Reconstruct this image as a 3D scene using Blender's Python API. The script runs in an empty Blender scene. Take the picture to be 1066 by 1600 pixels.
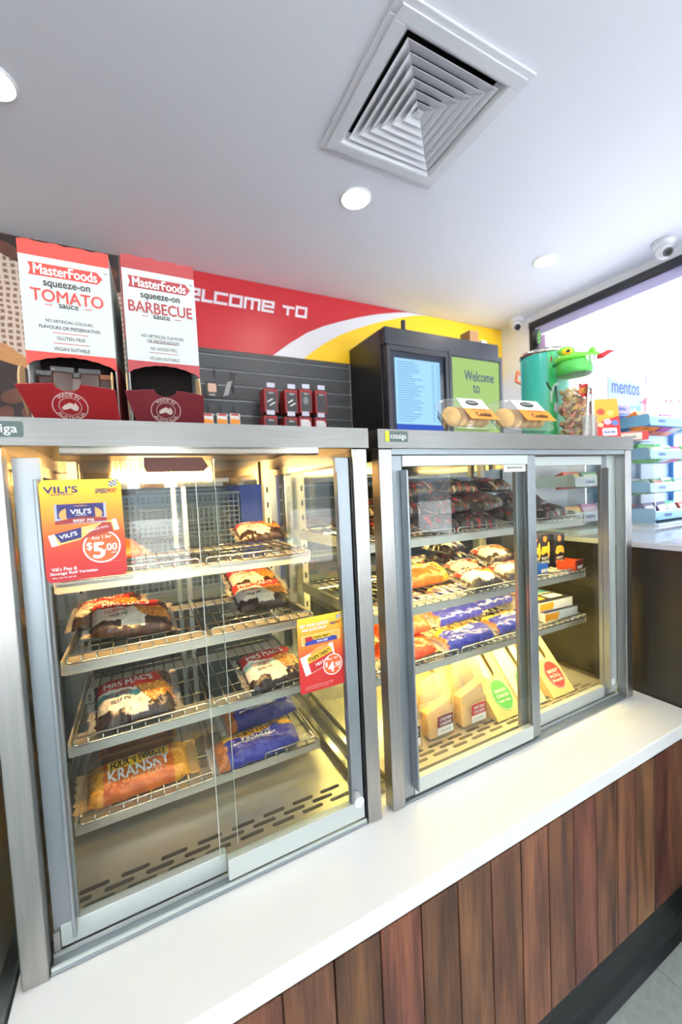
import bpy, math, random
from mathutils import Vector, Matrix, Euler

random.seed(7)
SC = bpy.context.scene
COL = SC.collection
PI = math.pi

# ------------------------------------------------------------------ camera
F_PX = 625.32                       # focal length for a 1066 x 1600 image
YAW, PIT, ROL = .468619, -.0537085, -.0471654
CAM = Vector((0.0, -.684, 1.34))
_f = Vector((math.sin(YAW) * math.cos(PIT), math.cos(YAW) * math.cos(PIT), math.sin(PIT)))
_r = _f.cross(Vector((0, 0, 1))).normalized()
_u = _r.cross(_f)
_r2 = _r * math.cos(ROL) + _u * math.sin(ROL)
_u2 = -_r * math.sin(ROL) + _u * math.cos(ROL)
cam_d = bpy.data.cameras.new('camera')
cam = bpy.data.objects.new('camera', cam_d)
COL.objects.link(cam)
cam.matrix_world = Matrix(((_r2.x, _u2.x, -_f.x, CAM.x), (_r2.y, _u2.y, -_f.y, CAM.y),
                           (_r2.z, _u2.z, -_f.z, CAM.z), (0, 0, 0, 1)))
cam_d.sensor_fit = 'HORIZONTAL'
cam_d.sensor_width = 36
cam_d.lens = F_PX / 1066 * 36
cam_d.clip_start = .02
cam_d.dof.use_dof = True
cam_d.dof.focus_distance = .80
cam_d.dof.aperture_fstop = 5.0
SC.camera = cam


def at(px, py, X=None, Y=None, Z=None):
    """point where the photo's pixel ray meets the plane X=, Y= or Z="""
    d = _r2 * ((px - 533) / F_PX) - _u2 * ((py - 800) / F_PX) + _f
    if X is not None:
        t = (X - CAM.x) / d.x
    elif Y is not None:
        t = (Y - CAM.y) / d.y
    else:
        t = (Z - CAM.z) / d.z
    return CAM + d * t


# ------------------------------------------------------------------ world, exposure
w = bpy.data.worlds.new('world')
SC.world = w
w.use_nodes = True
bg = w.node_tree.nodes['Background']
bg.inputs[0].default_value = (.90, .95, 1.0, 1)
bg.inputs[1].default_value = 1.9
SC.view_settings.view_transform = 'Standard'
SC.view_settings.look = 'None'
SC.view_settings.gamma = 1
SC.view_settings.use_curve_mapping = False
SC.view_settings.exposure = 1.22
SC.cycles.transparent_max_bounces = 40
SC.cycles.max_bounces = 10
SC.cycles.diffuse_bounces = 5
SC.cycles.glossy_bounces = 5
SC.cycles.transmission_bounces = 6
SC.cycles.caustics_reflective = False
SC.cycles.caustics_refractive = False
SC.cycles.sample_clamp_indirect = 6
SC.cycles.use_denoising = True
sun_d = bpy.data.lights.new('sun', 'SUN')
sun_d.energy = 58.0
sun_d.angle = .01
sun_d.color = (1.0, .97, .93)
sun_o = bpy.data.objects.new('sun', sun_d)
sun_o.rotation_euler = Vector((.45, -.30, -.84)).to_track_quat('-Z', 'Y').to_euler()   # high, from behind the shop: lights the forecourt
COL.objects.link(sun_o)
LAMP_DOWN = 75.0
LAMP_L = 310.0
LAMP_R = 14.0
STRIP_R = 48.0


def portal(name, loc, rot, sx, sy):
    l = bpy.data.lights.new(name, 'AREA')
    l.shape = 'RECTANGLE'
    l.size, l.size_y = sx, sy
    l.cycles.is_portal = True
    o = bpy.data.objects.new(name, l)
    o.location = loc
    o.rotation_euler = rot
    COL.objects.link(o)


portal('window_portal', (2.77, -.76, 1.68), (0, PI / 2, 0), 1.64, 4.2)
portal('shopfront_portal', (-.15, -4.22, 1.3), (-PI / 2, 0, 0), 5.2, 1.9)


# ------------------------------------------------------------------ materials
def lin(c):
    return tuple(((x / 255) / 12.92 if x / 255 <= .04045 else ((x / 255 + .055) / 1.055) ** 2.4) for x in c[:3])


def C(r, g, b, a=1.0):
    return (*lin((r, g, b)), a)


MATS = {}


def mat(name, col=(200, 200, 200), rough=.5, metal=0.0, spec=.5, bump=0.0, bscale=80, coat=0.0, emit=None, estr=0.0,
        var=0.0, vscale=6.0, stretch=None):
    if name in MATS:
        return MATS[name]
    m = bpy.data.materials.new(name)
    m.use_nodes = True
    nt = m.node_tree
    p = nt.nodes['Principled BSDF']
    p.inputs['Base Color'].default_value = C(*col)
    p.inputs['Roughness'].default_value = rough
    p.inputs['Metallic'].default_value = metal
    p.inputs['Specular IOR Level'].default_value = spec
    p.inputs['Coat Weight'].default_value = coat
    if emit:
        p.inputs['Emission Color'].default_value = C(*emit)
        p.inputs['Emission Strength'].default_value = estr
    if bump or var:
        tc = nt.nodes.new('ShaderNodeTexCoord')
        mp = nt.nodes.new('ShaderNodeMapping')
        nt.links.new(tc.outputs['Object'], mp.inputs['Vector'])
        if stretch:
            mp.inputs['Scale'].default_value = stretch
        if bump:
            n = nt.nodes.new('ShaderNodeTexNoise')
            n.inputs['Scale'].default_value = bscale
            n.inputs['Detail'].default_value = 3
            nt.links.new(mp.outputs[0], n.inputs['Vector'])
            b = nt.nodes.new('ShaderNodeBump')
            b.inputs['Strength'].default_value = bump
            b.inputs['Distance'].default_value = .004
            nt.links.new(n.outputs['Fac'], b.inputs['Height'])
            nt.links.new(b.outputs[0], p.inputs['Normal'])
        if var:
            n2 = nt.nodes.new('ShaderNodeTexNoise')
            n2.inputs['Scale'].default_value = vscale
            n2.inputs['Detail'].default_value = 4
            nt.links.new(mp.outputs[0], n2.inputs['Vector'])
            mx = nt.nodes.new('ShaderNodeMix')
            mx.data_type = 'RGBA'
            k = 1 - var
            mx.inputs[6].default_value = C(col[0] * k, col[1] * k, col[2] * k)
            mx.inputs[7].default_value = C(min(255, col[0] * (1 + var)), min(255, col[1] * (1 + var)), min(255, col[2] * (1 + var)))
            nt.links.new(n2.outputs['Fac'], mx.inputs[0])
            nt.links.new(mx.outputs[2], p.inputs['Base Color'])
    MATS[name] = m
    return m


def plain(col, rough=.45):
    return mat('ink_%d_%d_%d_%d' % (*col, int(rough * 100)), col, rough)


def glass_mat(name, tint=(255, 255, 255), ior=1.45, haze=0.0, gloss_rough=0.0):
    m = bpy.data.materials.new(name)
    m.use_nodes = True
    nt = m.node_tree
    nt.nodes.remove(nt.nodes['Principled BSDF'])
    out = nt.nodes['Material Output']
    tr = nt.nodes.new('ShaderNodeBsdfTransparent')
    tr.inputs[0].default_value = C(*tint)
    gl = nt.nodes.new('ShaderNodeBsdfGlossy')
    gl.inputs['Roughness'].default_value = gloss_rough
    fr = nt.nodes.new('ShaderNodeFresnel')
    fr.inputs['IOR'].default_value = ior
    mx = nt.nodes.new('ShaderNodeMixShader')
    # a pane reflects at its outer side only; the exit side would give false total reflection
    ge = nt.nodes.new('ShaderNodeNewGeometry')
    mf = nt.nodes.new('ShaderNodeMath')
    mf.operation = 'MULTIPLY_ADD'
    mf.inputs[1].default_value = -1
    mf.inputs[2].default_value = 1
    nt.links.new(ge.outputs['Backfacing'], mf.inputs[0])
    mq = nt.nodes.new('ShaderNodeMath')
    mq.operation = 'MULTIPLY'
    nt.links.new(mf.outputs[0], mq.inputs[0])
    nt.links.new(fr.outputs[0], mq.inputs[1])
    nt.links.new(mq.outputs[0], mx.inputs[0])
    nt.links.new(tr.outputs[0], mx.inputs[1])
    nt.links.new(gl.outputs[0], mx.inputs[2])
    last = mx
    if haze:
        df = nt.nodes.new('ShaderNodeBsdfDiffuse')
        df.inputs[0].default_value = (.9, .9, .9, 1)
        m2 = nt.nodes.new('ShaderNodeMixShader')
        m2.inputs[0].default_value = haze
        nt.links.new(mx.outputs[0], m2.inputs[1])
        nt.links.new(df.outputs[0], m2.inputs[2])
        last = m2
    nt.links.new(last.outputs[0], out.inputs[0])
    MATS[name] = m
    return m


def attr_mat(name, rough, coat, bump, bscale, alpha):
    """printed film or card: the print sits in the colour attribute 'Col' (its alpha: 0 = clear film)"""
    m = bpy.data.materials.new(name)
    m.use_nodes = True
    nt = m.node_tree
    p = nt.nodes['Principled BSDF']
    a = nt.nodes.new('ShaderNodeAttribute')
    a.attribute_name = 'Col'
    nt.links.new(a.outputs['Color'], p.inputs['Base Color'])
    p.inputs['Roughness'].default_value = rough
    p.inputs['Coat Weight'].default_value = coat
    p.inputs['Coat Roughness'].default_value = .12
    if bump:
        tc = nt.nodes.new('ShaderNodeTexCoord')
        n = nt.nodes.new('ShaderNodeTexNoise')
        n.inputs['Scale'].default_value = bscale
        n.inputs['Detail'].default_value = 2
        n.inputs['Distortion'].default_value = 1.2
        nt.links.new(tc.outputs['Object'], n.inputs['Vector'])
        b = nt.nodes.new('ShaderNodeBump')
        b.inputs['Strength'].default_value = bump
        b.inputs['Distance'].default_value = .006
        nt.links.new(n.outputs['Fac'], b.inputs['Height'])
        nt.links.new(b.outputs[0], p.inputs['Normal'])
    if alpha:
        tr = nt.nodes.new('ShaderNodeBsdfTransparent')
        mx = nt.nodes.new('ShaderNodeMixShader')
        nt.links.new(a.outputs['Alpha'], mx.inputs[0])
        nt.links.new(tr.outputs[0], mx.inputs[1])
        nt.links.new(p.outputs[0], mx.inputs[2])
        nt.links.new(mx.outputs[0], nt.nodes['Material Output'].inputs[0])
    MATS[name] = m
    return m


def emit_mat(name, col, s):
    m = bpy.data.materials.new(name)
    m.use_nodes = True
    nt = m.node_tree
    nt.nodes.remove(nt.nodes['Principled BSDF'])
    e = nt.nodes.new('ShaderNodeEmission')
    e.inputs[0].default_value = C(*col)
    e.inputs[1].default_value = s
    nt.links.new(e.outputs[0], nt.nodes['Material Output'].inputs[0])
    MATS[name] = m
    return m


def wood_mat(name, tones):
    """timber boards: grain stretched along Z, each board its own tone by object random"""
    m = bpy.data.materials.new(name)
    m.use_nodes = True
    nt = m.node_tree
    p = nt.nodes['Principled BSDF']
    p.inputs['Roughness'].default_value = .42
    tc = nt.nodes.new('ShaderNodeTexCoord')
    oi = nt.nodes.new('ShaderNodeObjectInfo')
    ad = nt.nodes.new('ShaderNodeVectorMath')
    ad.operation = 'ADD'
    mu = nt.nodes.new('ShaderNodeMath')
    mu.operation = 'MULTIPLY'
    mu.inputs[1].default_value = 37.0
    nt.links.new(oi.outputs['Random'], mu.inputs[0])
    nt.links.new(tc.outputs['Object'], ad.inputs[0])
    nt.links.new(mu.outputs[0], ad.inputs[1])
    mp = nt.nodes.new('ShaderNodeMapping')
    mp.inputs['Scale'].default_value = (1, 1, .045)
    nt.links.new(ad.outputs[0], mp.inputs['Vector'])
    n = nt.nodes.new('ShaderNodeTexNoise')
    n.inputs['Scale'].default_value = 190
    n.inputs['Detail'].default_value = 5
    n.inputs['Roughness'].default_value = .65
    nt.links.new(mp.outputs[0], n.inputs['Vector'])
    mp2 = nt.nodes.new('ShaderNodeMapping')
    mp2.inputs['Scale'].default_value = (1, 1, .12)
    nt.links.new(ad.outputs[0], mp2.inputs['Vector'])
    n2 = nt.nodes.new('ShaderNodeTexNoise')
    n2.inputs['Scale'].default_value = 26
    n2.inputs['Detail'].default_value = 2
    nt.links.new(mp2.outputs[0], n2.inputs['Vector'])
    mx = nt.nodes.new('ShaderNodeMath')
    mx.operation = 'MULTIPLY_ADD'
    mx.inputs[1].default_value = .38
    nt.links.new(n.outputs['Fac'], mx.inputs[0])
    m3 = nt.nodes.new('ShaderNodeMath')
    m3.operation = 'MULTIPLY_ADD'
    m3.inputs[1].default_value = .62
    m3.inputs[2].default_value = -.03
    nt.links.new(n2.outputs['Fac'], m3.inputs[0])
    nt.links.new(m3.outputs[0], mx.inputs[2])
    cr = nt.nodes.new('ShaderNodeValToRGB')
    el = cr.color_ramp.elements
    el[0].position, el[0].color = .36, C(*tones[0])
    el[1].position, el[1].color = .64, C(*tones[2])
    e = el.new(.5)
    e.color = C(*tones[1])
    nt.links.new(mx.outputs[0], cr.inputs[0])
    hs = nt.nodes.new('ShaderNodeHueSaturation')
    mv = nt.nodes.new('ShaderNodeMapRange')
    mv.inputs['To Min'].default_value = .74
    mv.inputs['To Max'].default_value = 1.26
    nt.links.new(oi.outputs['Random'], mv.inputs['Value'])
    nt.links.new(mv.outputs[0], hs.inputs['Value'])
    mh = nt.nodes.new('ShaderNodeMapRange')
    mh.inputs['To Min'].default_value = .515
    mh.inputs['To Max'].default_value = .488
    m7 = nt.nodes.new('ShaderNodeMath')
    m7.operation = 'FRACT'
    nt.links.new(mu.outputs[0], m7.inputs[0])
    nt.links.new(m7.outputs[0], mh.inputs['Value'])
    nt.links.new(mh.outputs[0], hs.inputs['Hue'])
    nt.links.new(cr.outputs[0], hs.inputs['Color'])
    nt.links.new(hs.outputs[0], p.inputs['Base Color'])
    b = nt.nodes.new('ShaderNodeBump')
    b.inputs['Strength'].default_value = .12
    b.inputs['Distance'].default_value = .002
    nt.links.new(n.outputs['Fac'], b.inputs['Height'])
    nt.links.new(b.outputs[0], p.inputs['Normal'])
    MATS[name] = m
    return m


def burlap_mat():
    m = bpy.data.materials.new('burlap_print')
    m.use_nodes = True
    nt = m.node_tree
    p = nt.nodes['Principled BSDF']
    p.inputs['Roughness'].default_value = .6
    tc = nt.nodes.new('ShaderNodeTexCoord')
    nz = nt.nodes.new('ShaderNodeTexNoise')
    nz.inputs['Scale'].default_value = 14
    va = nt.nodes.new('ShaderNodeVectorMath')
    va.operation = 'MULTIPLY_ADD'
    va.inputs[1].default_value = (.02, .02, .02)
    nt.links.new(tc.outputs['Object'], nz.inputs['Vector'])
    nt.links.new(nz.outputs['Color'], va.inputs[0])
    nt.links.new(tc.outputs['Object'], va.inputs[2])
    w1 = nt.nodes.new('ShaderNodeTexWave')
    w1.bands_direction = 'X'
    w1.inputs['Scale'].default_value = 12
    w1.inputs['Distortion'].default_value = 2.4
    w2 = nt.nodes.new('ShaderNodeTexWave')
    w2.bands_direction = 'Z'
    w2.inputs['Scale'].default_value = 12
    w2.inputs['Distortion'].default_value = 2.4
    for x in (w1, w2):
        nt.links.new(va.outputs[0], x.inputs['Vector'])
    mm = nt.nodes.new('ShaderNodeMath')
    mm.operation = 'MAXIMUM'
    nt.links.new(w1.outputs['Fac'], mm.inputs[0])
    nt.links.new(w2.outputs['Fac'], mm.inputs[1])
    cr = nt.nodes.new('ShaderNodeValToRGB')
    el = cr.color_ramp.elements
    el[0].position, el[0].color = .15, C(110, 76, 56)
    el[1].position, el[1].color = .95, C(196, 178, 166)
    e = el.new(.6)
    e.color = C(160, 132, 112)
    nt.links.new(mm.outputs[0], cr.inputs[0])
    nt.links.new(cr.outputs[0], p.inputs['Base Color'])
    MATS['burlap_print'] = m
    return m


steel = mat('brushed_steel', (138, 137, 134), .30, 1.0, bump=.02, bscale=60, stretch=(1.2, 1, 26), var=.06, vscale=9)
steel_v = mat('brushed_steel_upright', (176, 175, 172), .32, 1.0, bump=.02, bscale=60, stretch=(26, 26, 1.0), var=.08, vscale=9)
steel_in = mat('polished_inner_steel', (188, 182, 170), .16, 1.0, bump=.03, bscale=30)
mirror = mat('mirror_steel', (176, 168, 154), .035, 1.0)
steel_fl = mat('floor_steel', (206, 198, 182), .26, .55, bump=.06, bscale=30, stretch=(18, 1, 1))
steel_dark = mat('dark_satin_panel', (74, 70, 64), .38, .75, var=.05)
alu = mat('door_aluminium', (150, 158, 163), .36, .7)
alu2 = mat('satin_aluminium', (200, 209, 206), .36, .35)
chrome = mat('chrome_wire', (205, 200, 190), .16, 1.0)
plate = mat('shelf_plate_steel', (208, 204, 196), .38, .55)
white_top = mat('white_stone_top', (244, 246, 244), .22, 0, bump=.01, bscale=400)
paint = mat('white_wall_paint', (232, 233, 236), .6)
ceil_m = mat('ceiling_paint', (238, 239, 246), .7)
vent_m = mat('vent_enamel', (226, 226, 230), .45)
black = mat('black_plastic', (14, 14, 15), .4)
black_sat = mat('black_laminate', (22, 22, 25), .32)
kick_m = mat('charcoal_kick', (24, 27, 29), .38, bump=.05, bscale=90)
slat_m = mat('charcoal_slatwall', (62, 64, 67), .5)
groove_m = mat('slatwall_groove_metal', (176, 178, 184), .4, .5)
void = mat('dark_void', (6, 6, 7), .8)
slot_m = mat('slot_dark', (66, 62, 56), .6)
rubber = mat('white_rubber', (222, 224, 226), .5)
glass = glass_mat('clear_glass', (250, 253, 251))
glass_win = glass_mat('window_glass', (248, 252, 255))
clam = glass_mat('clear_tray_plastic', (250, 250, 248), 1.5, .09, .05)
jarp = glass_mat('clear_jar_plastic', (246, 246, 244), 1.5, .09, .08)
glass_screen = mat('screen_bezel', (40, 46, 60), .12, 0)
card_in = mat('raw_cardboard', (190, 158, 112), .8, var=.08, vscale=60)
film = attr_mat('printed_film', .30, .35, .55, 55, True)
printm = attr_mat('printed_card', .5, .1, 0, 1, False)
wood = wood_mat('timber_board', [(82, 52, 40), (122, 78, 56), (152, 102, 70)])
burlap = burlap_mat()
floor_m = mat('floor_vinyl', (160, 169, 166), .48, var=.14, vscale=48)
floor_m2 = mat('floor_speck', (120, 126, 124), .5, var=.22, vscale=170)
down_e = emit_mat('downlight_glow', (255, 247, 234), LAMP_DOWN)
lampL_e = emit_mat('warm_lamp_glow', (255, 196, 116), LAMP_L)
stripR_e = emit_mat('shelf_strip_glow', (255, 222, 130), STRIP_R)
lampR_e = emit_mat('yellow_lamp_glow', (255, 218, 132), LAMP_R)


# ------------------------------------------------------------------ builders
def thing(name, label, cat, loc=(0, 0, 0), rot=(0, 0, 0), group=None):
    o = bpy.data.objects.new(name, None)
    o.empty_display_size = .02
    COL.objects.link(o)
    o.location = loc
    o.rotation_euler = rot
    o['label'] = label
    o['category'] = cat
    if group:
        o['group'] = group
    return o


def tag(o, label, cat, group=None):
    o['label'] = label
    o['category'] = cat
    if group:
        o['group'] = group
    return o


def struct(o):
    o['kind'] = 'structure'
    return o


def root_loc(o):
    v = Vector((0, 0, 0))
    while o:
        v += o.location
        o = o.parent
    return v


class MB:
    def __init__(s):
        s.v, s.f, s.c = [], [], []

    def box(s, x0, x1, y0, y1, z0, z1):
        n = len(s.v)
        s.v += [(x0, y0, z0), (x1, y0, z0), (x1, y1, z0), (x0, y1, z0), (x0, y0, z1), (x1, y0, z1), (x1, y1, z1), (x0, y1, z1)]
        s.f += [tuple(n + i for i in q) for q in ((3, 2, 1, 0), (4, 5, 6, 7), (0, 1, 5, 4), (1, 2, 6, 5), (2, 3, 7, 6), (3, 0, 4, 7))]
        return s

    def hexa(s, b, t):
        """eight corners: four below, four above, both anticlockwise seen from above"""
        n = len(s.v)
        s.v += [tuple(p) for p in b] + [tuple(p) for p in t]
        s.f += [tuple(n + i for i in q) for q in ((3, 2, 1, 0), (4, 5, 6, 7), (0, 1, 5, 4), (1, 2, 6, 5), (2, 3, 7, 6), (3, 0, 4, 7))]
        return s

    def plate(s, pts, o, r, u, th):
        """outline pts (in r/u) at o, thickness th back along n = r x u (front face at o)"""
        o, r, u = Vector(o), Vector(r), Vector(u)
        nn = r.cross(u).normalized()
        n = len(s.v)
        k = len(pts)
        s.v += [tuple(o + r * a + u * b) for a, b in pts]
        s.v += [tuple(o + r * a + u * b - nn * th) for a, b in pts]
        s.f.append(tuple(n + i for i in range(k)))
        s.f.append(tuple(n + k + i for i in reversed(range(k))))
        for i in range(k):
            j = (i + 1) % k
            s.f.append((n + j, n + i, n + k + i, n + k + j))
        return s

    def tube(s, pts, r, n=8, cap=True):
        pts = [Vector(p) for p in pts]
        b = len(s.v)
        up = None
        for i, p in enumerate(pts):
            d = (pts[min(i + 1, len(pts) - 1)] - pts[max(i - 1, 0)]).normalized()
            if up is None:
                up = Vector((0, 0, 1)) if abs(d.z) < .9 else Vector((1, 0, 0))
            a = d.cross(up).normalized()
            e = a.cross(d)
            up = e
            rr = r[i] if isinstance(r, (list, tuple)) else r
            for k in range(n):
                t = 2 * PI * k / n
                s.v.append(tuple(p + a * (rr * math.cos(t)) + e * (rr * math.sin(t))))
        for i in range(len(pts) - 1):
            for k in range(n):
                k2 = (k + 1) % n
                s.f.append((b + i * n + k2, b + i * n + k, b + i * n + n + k, b + i * n + n + k2))
        if cap:
            s.f.append(tuple(b + k for k in range(n)))
            s.f.append(tuple(b + (len(pts) - 1) * n + k for k in reversed(range(n))))
        return s

    def lathe(s, prof, c=(0, 0, 0), n=32, axis='Z', cap=True):
        b = len(s.v)
        c = Vector(c)
        for r, h in prof:
            for k in range(n):
                t = 2 * PI * k / n
                if axis == 'Z':
                    p = Vector((r * math.cos(t), r * math.sin(t), h))
                elif axis == 'Y':
                    p = Vector((r * math.cos(t), h, r * math.sin(t)))
                else:
                    p = Vector((h, r * math.cos(t), r * math.sin(t)))
                s.v.append(tuple(c + p))
        for i in range(len(prof) - 1):
            for k in range(n):
                k2 = (k + 1) % n
                s.f.append((b + i * n + k, b + i * n + k2, b + i * n + n + k2, b + i * n + n + k))
        if cap:
            s.f.append(tuple(b + k for k in reversed(range(n))))
            s.f.append(tuple(b + (len(prof) - 1) * n + k for k in range(n)))
        return s

    def build(s, name, m, parent=None, local=False, smooth=False, bevel=0.0, cols=None, kind=None):
        off = root_loc(parent) if parent is not None and not local else Vector((0, 0, 0))
        vs = s.v if off.length == 0 else [(x - off.x, y - off.y, z - off.z) for x, y, z in s.v]
        me = bpy.data.meshes.new(name)
        me.from_pydata(vs, [], s.f)
        if cols:
            a = me.color_attributes.new('Col', 'FLOAT_COLOR', 'POINT')
            flat = [x for c in cols for x in c]
            a.data.foreach_set('color', flat)
        me.validate()
        me.update()
        if smooth:
            me.polygons.foreach_set('use_smooth', [True] * len(me.polygons))
        me.materials.append(m)
        o = bpy.data.objects.new(name, me)
        COL.objects.link(o)
        if parent is not None:
            o.parent = parent
        if bevel:
            b = o.modifiers.new('bevel', 'BEVEL')
            b.width = bevel
            b.segments = 2
            b.limit_method = 'ANGLE'
        if kind:
            o['kind'] = kind
        return o


def box(name, m, b, parent=None, bevel=0.0, local=False):
    return MB().box(*b).build(name, m, parent, bevel=bevel, local=local)


def rrect(w, h, r, n=4):
    out = []
    for cx, cy, a0 in ((w / 2 - r, h / 2 - r, 0), (-w / 2 + r, h / 2 - r, PI / 2), (-w / 2 + r, -h / 2 + r, PI), (w / 2 - r, -h / 2 + r, 1.5 * PI)):
        for k in range(n + 1):
            a = a0 + PI / 2 * k / n
            out.append((cx + r * math.cos(a), cy + r * math.sin(a)))
    return out


def ellipse(a, b, n=28, cx=0, cy=0):
    return [(cx + a * math.cos(2 * PI * k / n), cy + b * math.sin(2 * PI * k / n)) for k in range(n)]


_TC = {}


def text_mesh(body, bold, shear):
    key = (body, shear)
    if key not in _TC:
        cu = bpy.data.curves.new('lettering', 'FONT')
        cu.body = body
        cu.size = 1
        cu.shear = shear
        cu.resolution_u = 3
        cu.align_x = 'CENTER'
        ob = bpy.data.objects.new('lettering', cu)
        COL.objects.link(ob)
        dg = bpy.context.evaluated_depsgraph_get()
        me = bpy.data.meshes.new_from_object(ob.evaluated_get(dg))
        vs = [tuple(v.co[:2]) for v in me.vertices]
        fs = [tuple(p.vertices) for p in me.polygons]
        bpy.data.objects.remove(ob)
        bpy.data.curves.remove(cu)
        bpy.data.meshes.remove(me)
        x0, x1 = min(v[0] for v in vs), max(v[0] for v in vs)
        y0, y1 = min(v[1] for v in vs), max(v[1] for v in vs)
        vs = [((x - (x0 + x1) / 2) / (x1 - x0), (y - (y0 + y1) / 2) / (y1 - y0)) for x, y in vs]
        _TC[key] = (vs, fs, (x1 - x0) / (y1 - y0))
    return _TC[key]


def text(body, m, parent, o, r, u, w=None, h=None, bold=.012, shear=0, lift=.0006, warp=None, local=False, name='lettering', rot=0):
    """flat lettering centred on o; w and/or h in metres; warp(x,y) -> 3d point (local) replaces the plane"""
    vs, fs, asp = text_mesh(body, bold, shear)
    bb = bold * 1.4
    offs = [(0, 0)] if bb < .012 else [(-bb, 0), (bb, 0), (0, bb * .8), (0, -bb * .8)]
    if w is None:
        w = h * asp
    if h is None:
        h = w / asp
    mb = MB()
    if warp is None:
        o, r, u = Vector(o), Vector(r).normalized(), Vector(u).normalized()
        n = r.cross(u).normalized()
        cr, sr = math.cos(rot), math.sin(rot)
        for q, (ox, oy) in enumerate(offs):
            for x, y in vs:
                a, b = x * w + ox * h, y * h + oy * h
                a, b = a * cr - b * sr, a * sr + b * cr
                mb.v.append(tuple(o + r * a + u * b + n * (lift + .00008 * q)))
    else:
        offs = offs[:2] if len(offs) > 1 else offs
        for q, (ox, oy) in enumerate(offs):
            for x, y in vs:
                p = warp(x * w + ox * h, y * h + oy * h)
                mb.v.append((p[0], p[1], p[2] + .00008 * q))
    k = len(vs)
    for q in range(len(offs)):
        mb.f += [tuple(i + k * q for i in f) for f in fs]
    return mb.build(name, m, parent, local=local)


def shape(name, m, parent, pts, o, r, u, th=.0004, lift=.0004, local=False):
    o, r, u = Vector(o), Vector(r).normalized(), Vector(u).normalized()
    return MB().plate(pts, o + r.cross(u) * lift, r, u, th).build(name, m, parent, local=local)


def ring(name, m, parent, o, r, u, a, b, t, lift=.0006, n=40, local=False):
    o, r, u = Vector(o), Vector(r).normalized(), Vector(u).normalized()
    nn = r.cross(u)
    mb = MB()
    for k in range(n):
        c, s_ = math.cos(2 * PI * k / n), math.sin(2 * PI * k / n)
        mb.v.append(tuple(o + r * (a * c) + u * (b * s_) + nn * lift))
        mb.v.append(tuple(o + r * ((a - t) * c) + u * ((b - t) * s_) + nn * lift))
    for k in range(n):
        j = (k + 1) % n
        mb.f.append((2 * k, 2 * j, 2 * j + 1, 2 * k + 1))
    return mb.build(name, m, parent, local=local)


def gradient(name, parent, o, r, u, w, h, stops, nx=1, ny=24, th=.0008, rad=0):
    """printed sheet with a vertical colour run; stops = [(t, rgb)] from the bottom"""
    o, r, u = Vector(o), Vector(r).normalized(), Vector(u).normalized()
    nn = r.cross(u)
    mb = MB()
    cols = []

    def colr(t):
        for (t0, c0), (t1, c1) in zip(stops, stops[1:]):
            if t <= t1:
                k = (t - t0) / (t1 - t0)
                return C(*[c0[i] + (c1[i] - c0[i]) * k for i in range(3)])
        return C(*stops[-1][1])
    for j in range(ny + 1):
        t = j / ny
        y = (t - .5) * h
        ins = 0
        d = min(t, 1 - t) * h
        if rad and d < rad:
            ins = rad - math.sqrt(max(0, rad * rad - (rad - d) ** 2))
        for x in (-w / 2 + ins, w / 2 - ins):
            for back in (0, th):
                mb.v.append(tuple(o + r * x + u * y - nn * back))
                cols.append(colr(t))
    for j in range(ny):
        a = j * 4
        mb.f += [(a, a + 2, a + 6, a + 4), (a + 3, a + 1, a + 5, a + 7), (a + 1, a, a + 4, a + 5), (a + 2, a + 3, a + 7, a + 6)]
    mb.f += [(0, 1, 3, 2), (ny * 4 + 2, ny * 4 + 3, ny * 4 + 1, ny * 4)]
    return mb.build(name, printm, parent, cols=cols)


RX, UZ = (1, 0, 0), (0, 0, 1)          # right and up on anything that faces the camera side (-Y)
INK = {k: plain(v) for k, v in dict(white=(240, 240, 238), black=(28, 26, 28), red=(186, 36, 40), navy=(38, 32, 104),
                                    blue=(44, 58, 150), yellow=(246, 196, 40), orange=(240, 120, 30), maroon=(122, 40, 48),
                                    green=(70, 170, 80), grey=(120, 120, 124), teal=(60, 180, 160), cream=(236, 222, 178)).items()}

# ================================================================== THE ROOM
ZC = 2.54          # ceiling
YB = 1.60          # back wall
XR = 2.64          # window wall
CT = .657          # white counter top
CAB = 1.459        # top of the glass cabinets

fl = struct(box('floor', floor_m2, (-3.2, XR + .1, -4.1, YB + .1, -.08, -.004)))
ts = .61
tile_me = None
for i in range(-3, 6):
    for j in range(-5, 0):
        x0 = 1.177 - ts + i * ts - ts
        y0 = -.015 + j * ts - .0
        if x0 + ts > XR or x0 < -1.6:
            continue
        if tile_me is None:
            t = MB().box(.001, ts - .001, .001, ts - .001, -.004, 0).build('tile', floor_m, fl, local=True)
            tile_me = t.data
        else:
            t = bpy.data.objects.new('tile', tile_me)
            COL.objects.link(t)
            t.parent = fl
        t.location = (x0, y0, 0)

# ceiling with an opening for the diffuser
vx, vy, vh = .887, .382, .212
cb = MB()
cb.box(-3.2, vx - vh, -4.1, YB + .1, ZC, ZC + .03)
cb.box(vx + vh, XR + .1, -4.1, YB + .1, ZC, ZC + .03)
cb.box(vx - vh, vx + vh, -4.1, vy - vh, ZC, ZC + .03)
cb.box(vx - vh, vx + vh, vy + vh, YB + .1, ZC, ZC + .03)
struct(cb.build('ceiling', ceil_m))

struct(box('wall_back', paint, (-3.2, XR + .1, YB, YB + .1, 0, ZC)))
struct(box('wall_left', paint, (-3.3, -3.2, -4.1, YB + .1, 0, ZC)))
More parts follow.
